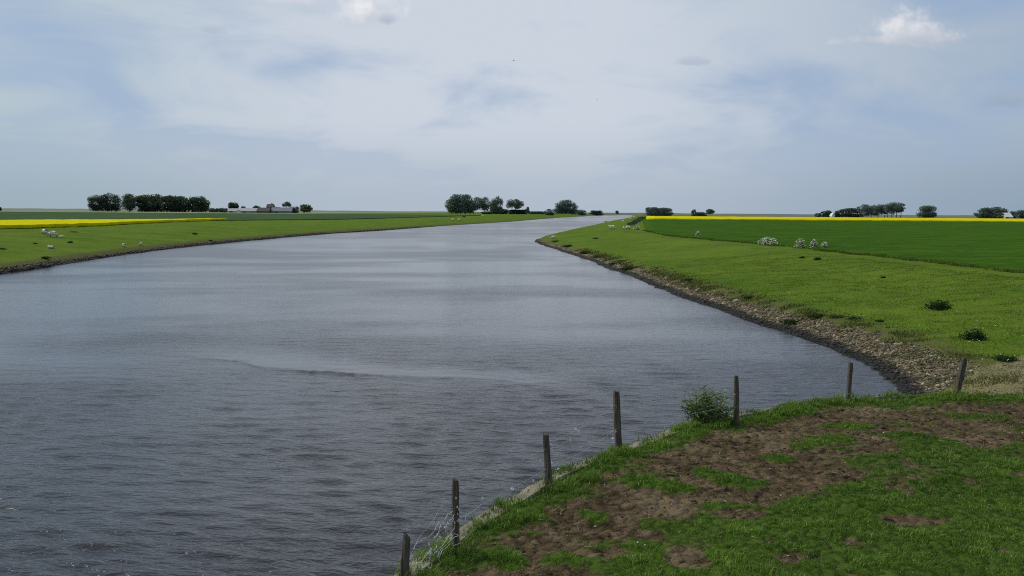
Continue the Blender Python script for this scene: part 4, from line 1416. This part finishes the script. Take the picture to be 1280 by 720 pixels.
tint = np.clip(0.22 + .40 * tuf + rng.normal(0, .24, len(x)) + fbm(x * .5, y * .5, 2, 97) * .8, 0, 1)
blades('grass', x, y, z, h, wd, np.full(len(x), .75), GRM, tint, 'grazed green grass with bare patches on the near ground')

# dry stalks among the near grass
k = rng.random(len(x)) < .035
blades('dry_grass', x[k], y[k], z[k], h[k] * rng.uniform(.9, 1.7, k.sum()), wd[k] * .8, np.full(k.sum(), 1.0),
       leafmat('dry_grass_blades', (0.13, 0.12, 0.05), (0.36, 0.33, 0.17), 0.3), rng.random(k.sum()),
       'pale dry stalks among the green grass of the near ground')

# ragged margin of the right field
wlp = np.array([[p[0], p[1]] for p in wl])
n = 16000
seg = rng.integers(0, len(wlp) - 1, n); t = rng.random(n)
q_ = wlp[seg] * (1 - t)[:, None] + wlp[seg + 1] * t[:, None]
xx = q_[:, 0] + rng.normal(0, .5, n) - .3; ys = q_[:, 1] + rng.normal(0, .5, n)
k = (fbm(xx * .25, ys * .25, 3, 121) > -.12) & (ys < 330)
xx, ys = xx[k], ys[k]
blades('margin_grass', xx, ys, terrain(xx, ys), rng.uniform(.15, .42, len(xx)), .0003 * ys, np.full(len(xx), .7),
       leafmat('margin_blades', (0.045, 0.085, 0.010), (0.15, 0.19, 0.05), .3), rng.random(len(xx)),
       'ragged taller grass along the edge of the right field')

# right bank grass tufts (coarser with distance)
n = 260000
ys = np.exp(rng.uniform(math.log(30), math.log(120), n))
xx = np.interp(ys, RY, RX) + rng.uniform(1.5, 25, n)
zz_, st_, dm_, pin_, dRr, dLl = terrain(xx, ys, True)
nn = fbm(xx * .7, ys * .7, 3, 101)
pv = np.full(n, -2.0)
mm = ys < 60
pv[mm] = poly_in(xx[mm], ys[mm], pave_poly)
keep = (st_ + fbm(xx * .8, ys * .8, 3, 77) * 2.6 < 0.3) & (pin_ < -.3) & (rng.random(n) < np.clip(.5 + 1.4 * nn, .08, 1)) & (xx < .62 * ys + 4) & ((pv < 0) | (rng.random(n) < .4))
xx, ys, zz_, nn = xx[keep], ys[keep], zz_[keep], nn[keep]
h = (0.03 + .08 * np.clip(nn + .4, 0, 1)) * rng.uniform(.6, 1.5, len(xx)) * np.interp(ys, [35, 110], [1, .5])
wd = 0.00022 * ys * rng.uniform(.7, 1.5, len(xx))
GRB = leafmat('bank_grass_blades', (0.046, 0.090, 0.010), (0.145, 0.215, 0.038), 0.34, nscale=0.5)
blades('bank_grass', xx, ys, zz_, h, wd, np.full(len(xx), .9), GRB, np.clip(.45 + nn * .8 + rng.normal(0, .18, len(xx)), 0, 1),
       'short tufted grass on the slope of the right bank')
# rough verge between stones and turf
n = 22000
ys = np.exp(rng.uniform(math.log(30), math.log(170), n))
xx = np.interp(ys, RY, RX) + (stone_w(ys) + rng.normal(.15, .75, n)) * np.interp(ys, RY, RSL)
zz_, st_, dm_, pin_, dRr, dLl = terrain(xx, ys, True)
k = (fbm(xx * .6, ys * .6, 3, 131) > -.05) & (pin_ < -.5) & (zz_ > .3)
xx, ys, zz_ = xx[k], ys[k], zz_[k]
blades('verge_grass', xx, ys, zz_, rng.uniform(.06, .26, len(xx)) * np.interp(ys, [30, 60], [.7, 1]), .00032 * ys, np.full(len(xx), .8),
       leafmat('verge_blades', (0.030, 0.050, 0.010), (0.24, 0.23, 0.09), .25), np.clip(rng.normal(.4, .3, len(xx)), 0, 1),
       'rough pale and green weeds between the rubble and the turf of the right bank')
# daisies on the bank
n = 1500
ys = np.exp(rng.uniform(math.log(34), math.log(85), n))
xx = np.interp(ys, RY, RX) + rng.uniform(3.6, 22, n)
k = (fbm(xx * .35, ys * .35, 3, 111) > np.interp(ys, [34, 85], [0.03, .14])) & (xx < .62 * ys + 3) & (platform_in(xx, ys) < -.3)
xx, ys = xx[k], ys[k]
C = np.stack([xx, ys, terrain(xx, ys) + .13], 1)
V, q = quads(C, rng.uniform(.012, .034, len(C)), np.tile([0, -.4, .9], (len(C), 1)), .9)
tag(mesh_np('daisies', V, q, leafmat('daisy_petals', (0.34, 0.36, 0.24), (0.66, 0.67, 0.58), 0.1), attrs={'tint': np.repeat(rng.random(len(C)), 4)}),
    'tiny pale flowers dotted over the right bank', 'flowers', kind='stuff')

# ------------------------------------------------------------------ quay wall
cm, nt, out = newmat('old_concrete')
p_ = pos(nt)
a1 = noise(nt, p_, 1.2, 6, 0.65); a2 = noise(nt, p_, 9, 5, 0.65)
c = mixc(nt, mr(nt, a1, .35, .65), (0.12, 0.105, 0.07), (0.22, 0.195, 0.14))
c = mixc(nt, mr(nt, a2, .5, .75), c, (0.10, 0.095, 0.06))
zz_ = N(nt, 'ShaderNodeSeparateXYZ', {0: p_}).outputs[2]
c = mixc(nt, mr(nt, zz_, 1.0, 0.3), c, (0.035, 0.034, 0.026))
b = N(nt, 'ShaderNodeBsdfPrincipled', {'Base Color': c, 'Roughness': .9, 'Normal': N(nt, 'ShaderNodeBump', {'Strength': .7, 'Distance': .03, 'Height': a2}).outputs[0]})
nt.links.new(b.outputs[0], out.inputs[0])
E = EDGE_F[EDGE_F[:, 0] < 11.0]
E = E[E[:, 1] > -40]
tg = np.gradient(E, axis=0); tg /= np.linalg.norm(tg, axis=1, keepdims=True)
nl = np.stack([tg[:, 1], -tg[:, 0]], 1)     # inward (right of travel)
V, Fs = [], []
prof = [(-0.10, -1.5), (-0.02, 1.70), (0.02, 1.775), (0.12, 1.80), (0.34, 1.812), (0.40, 1.45), (0.40, -1.5)]
for i, e in enumerate(E):
    wob = .03 * math.sin(i * 1.7) + .025 * math.sin(i * .61)
    for k, (o_, z_) in enumerate(prof):
        q_ = e + nl[i] * (o_ + (wob if k < 4 else 0))
        V.append((q_[0], q_[1], z_ + (0.012 * math.sin(i * 2.3 + k) if 0 < k < 5 else 0)))
m = len(prof)
for i in range(len(E) - 1):
    for k in range(m - 1):
        a = i * m + k
        Fs.append((a, a + 1, a + m + 1, a + m))
Fs.append(tuple(range(m)))
Fs.append(tuple((len(E) - 1) * m + k for k in range(m))[::-1])
qw = mesh_py('quay_wall', V, Fs, cm)
tag(qw, 'old beige concrete quay wall edging the near grass at the water', 'wall')

# ------------------------------------------------------------------ fence posts
wood, nt, out = newmat('weathered_wood')
tcn = N(nt, 'ShaderNodeTexCoord').outputs['Object']
g1 = noise(nt, scl(nt, tcn, (30, 30, 2.2)), 1.0, 6, .65)
g2 = noise(nt, tcn, 3.0, 3)
c = mixc(nt, mr(nt, g1, .3, .7), (0.034, 0.028, 0.022), (0.125, 0.106, 0.084))
c = mixc(nt, mth(nt, 'MULTIPLY', mr(nt, g2, .5, .7), .6), c, (0.060, 0.066, 0.040))
b = N(nt, 'ShaderNodeBsdfPrincipled', {'Base Color': c, 'Roughness': .85, 'Specular IOR Level': .2,
      'Normal': N(nt, 'ShaderNodeBump', {'Strength': .9, 'Distance': .02, 'Height': g1}).outputs[0]})
nt.links.new(b.outputs[0], out.inputs[0])
FP = 'fence posts along the near bank'
STAPLE = simple('rusty_staple', (0.10, 0.075, 0.06), (0.2, 0.17, 0.15), 30, rough=.6)
POSTS = [  # base px, top px, width px, label
    ((505, 726), (509, 657), 10, 'split leaning fence post at the bottom edge beside the tangled wire', 5),
    ((572, 694), (568.5, 598), 9.5, 'tall fence post holding the bright tangled wire', 9),
    ((687, 609), (682, 536), 8.5, 'fence post in the middle standing in thick grass by the concrete edge', 9),
    ((775.5, 568), (769, 489), 8.5, 'leaning fence post left of the leafy plant', 9),
    ((920, 530), (919, 468.5), 7.2, 'fence post right beside the leafy plant', 8),
    ((1060, 500), (1062, 447.5), 5.5, 'thin fence post against the water before the rubble', 8),
    ((1192, 497), (1203.5, 446.5), 7.5, 'strongly leaning fence post at the right before the stony slope', 8),
]
PTOP = []
for (bp, tp, wpx, label, sides) in POSTS:
    g0 = P(bp[0], bp[1], PLZ)
    d = g0[1]
    g0[2] = max(zt(g0[0], g0[1]), 1.6)
    H_ = (bp[1] - tp[1]) * d / F * 1.0
    lean = (tp[0] - bp[0]) * d / F
    r_ = wpx * d / F / 2
    root = empty('fence_post', g0, label, 'fence post', FP)
    pts, rr = [], []
    nst = 12
    for i in range(nst):
        t = i / (nst - 1)
        pts.append((lean * t + .008 * math.sin(5 * t + d), .010 * math.sin(4 * t + 2 * d), -.45 + (H_ + .45) * t))
        rr.append(r_ * (1.06 - .12 * t + .03 * math.sin(7 * t + d)))
    rr[-1] *= .86
    v, f = tube(pts, rr, 10)
    v = [np.array(q_) for q_ in v]
    for i in range(len(v)):
        k = i % 10
        c0 = np.array(pts[i // 10])
        v[i] = c0 + (v[i] - c0) * (1 + .10 * math.sin(k * 2.4 + d) + rng.normal(0, .03))
        if i // 10 == nst - 1:
            v[i][2] += rng.normal(0, .012) + (0.04 * math.cos(k * .628) if sides == 5 else .012 * math.cos(k * .628))
    mesh_py('timber', v, f, wood, root, smooth=False)
    if sides != 5:
        for hz_ in (0.5, 0.82):
            c0 = np.array(pts[0]) * (1 - hz_) + np.array(pts[-1]) * hz_
            pp = [c0 + np.array((-.02, -r_ * .9, -.012)), c0 + np.array((-.02, -r_ * 1.12, -.012)), c0 + np.array((-.02, -r_ * 1.12, .012)), c0 + np.array((-.02, -r_ * .9, .012))]
            sv, sf = tube(pp, .0035, 5)
            mesh_py('staple', sv, sf, STAPLE, root)
    else:
        sv, sf = join([tube([(lean * .2 - r_ * .75, -.02, H_ * .1), (lean * .5 - r_ * .9, -.025, H_ * .5), (lean * .9 - r_ * .55, -.02, H_ * .86)], [r_ * .4, r_ * .42, r_ * .15], 5)])
        mesh_py('splinter', sv, sf, wood, root)
    PTOP.append((g0, np.array((g0[0] + lean, g0[1], g0[2] + H_))))

# wires
WIRE = simple('old_wire', (0.26, 0.25, 0.24), (0.52, 0.51, 0.50), 20, rough=.5)
WOOL = simple('wool_bits', (0.50, 0.49, 0.47), (0.72, 0.71, 0.69), 40)


def along(i, hf):
    return PTOP[i][0] * (1 - hf) + PTOP[i][1] * hf


def wire_pts(a, b, sag, jit=0.0, n=26, out=(0, 0, 0)):
    pts = []
    ph = rng.random(3) * 6
    for k in range(n):
        t = k / (n - 1)
        s = 4 * t * (1 - t)
        p = a * (1 - t) + b * t + np.array(out) * s
        p[2] -= sag * s
        if jit:
            p = p + np.array([math.sin(11 * t + ph[0]), math.sin(13 * t + ph[1]), math.sin(17 * t + ph[2])]) * jit * min(1, s * 2) + rng.normal(0, jit * .25, 3)
        pts.append(p)
    return pts


def tuft(root, p, s):
    n = 34
    C = rng.normal(size=(n, 3)) * s * np.array([.36, .32, .42])
    V, q = quads(C + (p - np.array(root.location)), rng.uniform(.25, .6, n) * s, None, .3)
    mesh_np('wool_tuft', V, q, WOOL, root)


def wire_thing(i, j, strands, label, group='wires between the fence posts'):
    o0 = (PTOP[i][0] + PTOP[j][0]) / 2
    root = empty('fence_wire', o0, label, 'wire', group)
    for (ha, hb, sag, jit, rad, out, barbs) in strands:
        pts = wire_pts(along(i, ha), along(j, hb), sag, jit, 30, out)
        parts = [tube([p - o0 for p in pts], rad, 5)]
        if barbs:
            for k in range(2, 28, 2):
                p = pts[k] - o0
                for s in (-1, 1):
                    parts.append(tube([p + np.array((0.01 * s, 0, .022)), p + np.array((-.01 * s, .004, -.022))], rad * .6, 4))
        v, f = join(parts)
        mesh_py('strand', v, f, WIRE, root)
    return root


rw = wire_thing(0, 1, [(0.45, .60, -.02, .03, .0055, (-.05, 0, 0), True), (.10, .62, .05, .05, .006, (.02, 0, 0), True),
                       (.06, .56, .12, .06, .005, (.05, 0, 0), True), (.30, .82, .02, .015, .002, (-.1, .1, 0), False),
                       (.02, .30, .02, .08, .005, (.1, 0, .05), False), (.2, .18, -.06, .09, .0045, (.05, 0, 0), False)],
                'slack tangled bright barbed wire between the two nearest posts')
for t in np.linspace(.05, .92, 16):
    a, b_ = along(0, .2), along(1, .6)
    tuft(rw, a * (1 - t) + b_ * t + np.array((rng.normal(0, .03), 0, rng.normal(0, .04) - .1 * 4 * t * (1 - t) * .6)), rng.uniform(.014, .03))
for q_ in range(8):
    a = along(0, .12) + np.array((.06 + rng.normal(0, .05), -.02, rng.normal(0, .06)))
    tuft(rw, a, rng.uniform(.02, .035))
for q_ in range(5):
    tuft(rw, along(1, rng.uniform(.45, .8)) + np.array((rng.uniform(-.02, .05), -.06, 0)), rng.uniform(.015, .03))
rw2 = wire_thing(1, 2, [(.82, .75, .05, .01, .003, (-.1, .1, 0), True), (.45, .40, .07, .012, .003, (-.1, .1, 0), True)],
                 'thin slack wire with a few wool bits left of the middle fence post')
rw3 = wire_thing(2, 3, [(.80, .80, .04, .01, .003, (0, 0, 0), True), (.40, .42, .06, .012, .003, (0, 0, 0), True)],
                 'thin wire with white wool tufts between the middle post and the leaning one')
rw4 = wire_thing(3, 4, [(.80, .80, .05, .01, .003, (0, 0, 0), True), (.4, .45, .05, .01, .003, (0, 0, 0), True)],
                 'thin wire passing behind the leafy plant')
rw5 = wire_thing(4, 5, [(.75, .8, .05, .01, .003, (0, 0, 0), True)], 'thin wire from the plant post to the thin post')
for (t, hf, s) in [(.25, .55, .03), (.55, .42, .035), (.8, .35, .025), (.9, .6, .02)]:
    p = along(1, hf) * (1 - t) + along(2, hf) * t
    tuft(rw2, p, s)
for (t, hf, s) in [(.05, .45, .03), (.12, .3, .03), (.38, .78, .045), (.42, .72, .03), (.30, .66, .022), (.9, .3, .035), (.95, .38, .03)]:
    p = along(2, hf) * (1 - t) + along(3, hf) * t
    tuft(rw3, p, s)
for (t, hf, s) in [(.9, .75, .02), (.5, .6, .02)]:
    p = along(3, hf) * (1 - t) + along(4, hf) * t
    tuft(rw4, p, s)

# ------------------------------------------------------------------ leafy plant by the fifth post
p0 = P(884, 530, PLZ); p0[2] = zt(p0[0], p0[1])
r = empty('leafy_plant', p0, 'bushy plant of long narrow leaves left of the fifth fence post', 'plant')
LEAFP = leafmat('narrow_leaves', (0.035, 0.075, 0.020), (0.26, 0.34, 0.15), .35, nscale=4)
parts, C, DV, T, SZ = [], [], [], [], []
for s in range(70):
    a = rng.uniform(0, 6.28); rr_ = rng.uniform(0, .42)
    bx, by = math.cos(a) * rr_ * 1.15, math.sin(a) * rr_ * .7
    Hs = rng.uniform(.40, .84)
    lx_, ly_ = bx * .9 + rng.normal(0, .10), by * .6 + rng.normal(0, .06)
    pts = [np.array((bx, by, -.05)), np.array((bx + lx_ * .2, by + ly_ * .2, Hs * .5)), np.array((bx + lx_ * .5, by + ly_ * .5, Hs))]
    parts.append(tube(pts, [.007, .005, .002], 4))
    for k in range(17):
        t = rng.uniform(.18, 1)
        c = pts[0] * (1 - t) + pts[2] * t
        aa = rng.random() * 6.28
        dv = np.array((math.cos(aa), math.sin(aa), rng.uniform(-.5, .9)))
        dv /= np.linalg.norm(dv)
        L = rng.uniform(.055, .12)
        C.append(c + dv * L); DV.append(dv); SZ.append(L); T.append(np.clip(t * .7 + rng.normal(0, .22), 0, 1))
v, f = join(parts)
mesh_py('stems', v, f, simple('stem', (0.05, 0.06, 0.03), (0.08, 0.09, 0.04), 8), r)
DV = np.array(DV)
nn = np.cross(DV, rand_dirs(len(DV)))
V, q = quads(np.array(C), np.array(SZ), nn, .17, updir=DV)
mesh_np('leaves', V, q, LEAFP, r, attrs={'tint': np.repeat(T, 4)})

# ------------------------------------------------------------------ birds
BIRD = simple('bird_plumage', (0.03, 0.03, 0.035), (0.06, 0.06, 0.065), 6)


def bird(px, py, d, rz, span, label):
    x = (px - 640) * d / F
    z = CAM[2] + (hor(px) - py) * d / F
    r = empty('bird', (x, d, z), label, 'bird', 'birds in flight', rz)
    s = span / 2
    body = tube([(-.55 * s, 0, 0), (-.3 * s, 0, .0), (0, 0, .01 * s), (.3 * s, 0, .03 * s), (.42 * s, 0, .05 * s), (.55 * s, 0, .02 * s)],
                [.03 * s, .07 * s, .11 * s, .09 * s, .06 * s, .01 * s], 8)
    tail = ([(-.45 * s, 0, .01 * s), (-.8 * s, .13 * s, 0), (-.8 * s, -.13 * s, 0)], [(0, 1, 2)])
    v, f = join([body, tail])
    mesh_py('body', v, f, BIRD, r, smooth=True)
    for sg in (-1, 1):
        V = [(.18 * s, sg * .06 * s, .05 * s), (-.18 * s, sg * .06 * s, .04 * s), (.22 * s, sg * .5 * s, .28 * s), (-.15 * s, sg * .5 * s, .26 * s), (-.05 * s, sg * .98 * s, .16 * s), (-.18 * s, sg * .92 * s, .15 * s)]
        mesh_py('wing', V, [(0, 2, 3, 1), (2, 4, 5, 3)], BIRD, r)


bird(640, 79, 150, 2.6, .55, 'small dark bird flying high above the middle grove')
bird(743.5, 126, 190, .5, .55, 'small dark bird flying lower, right of the other bird')

print('objects', len(bpy.data.objects))
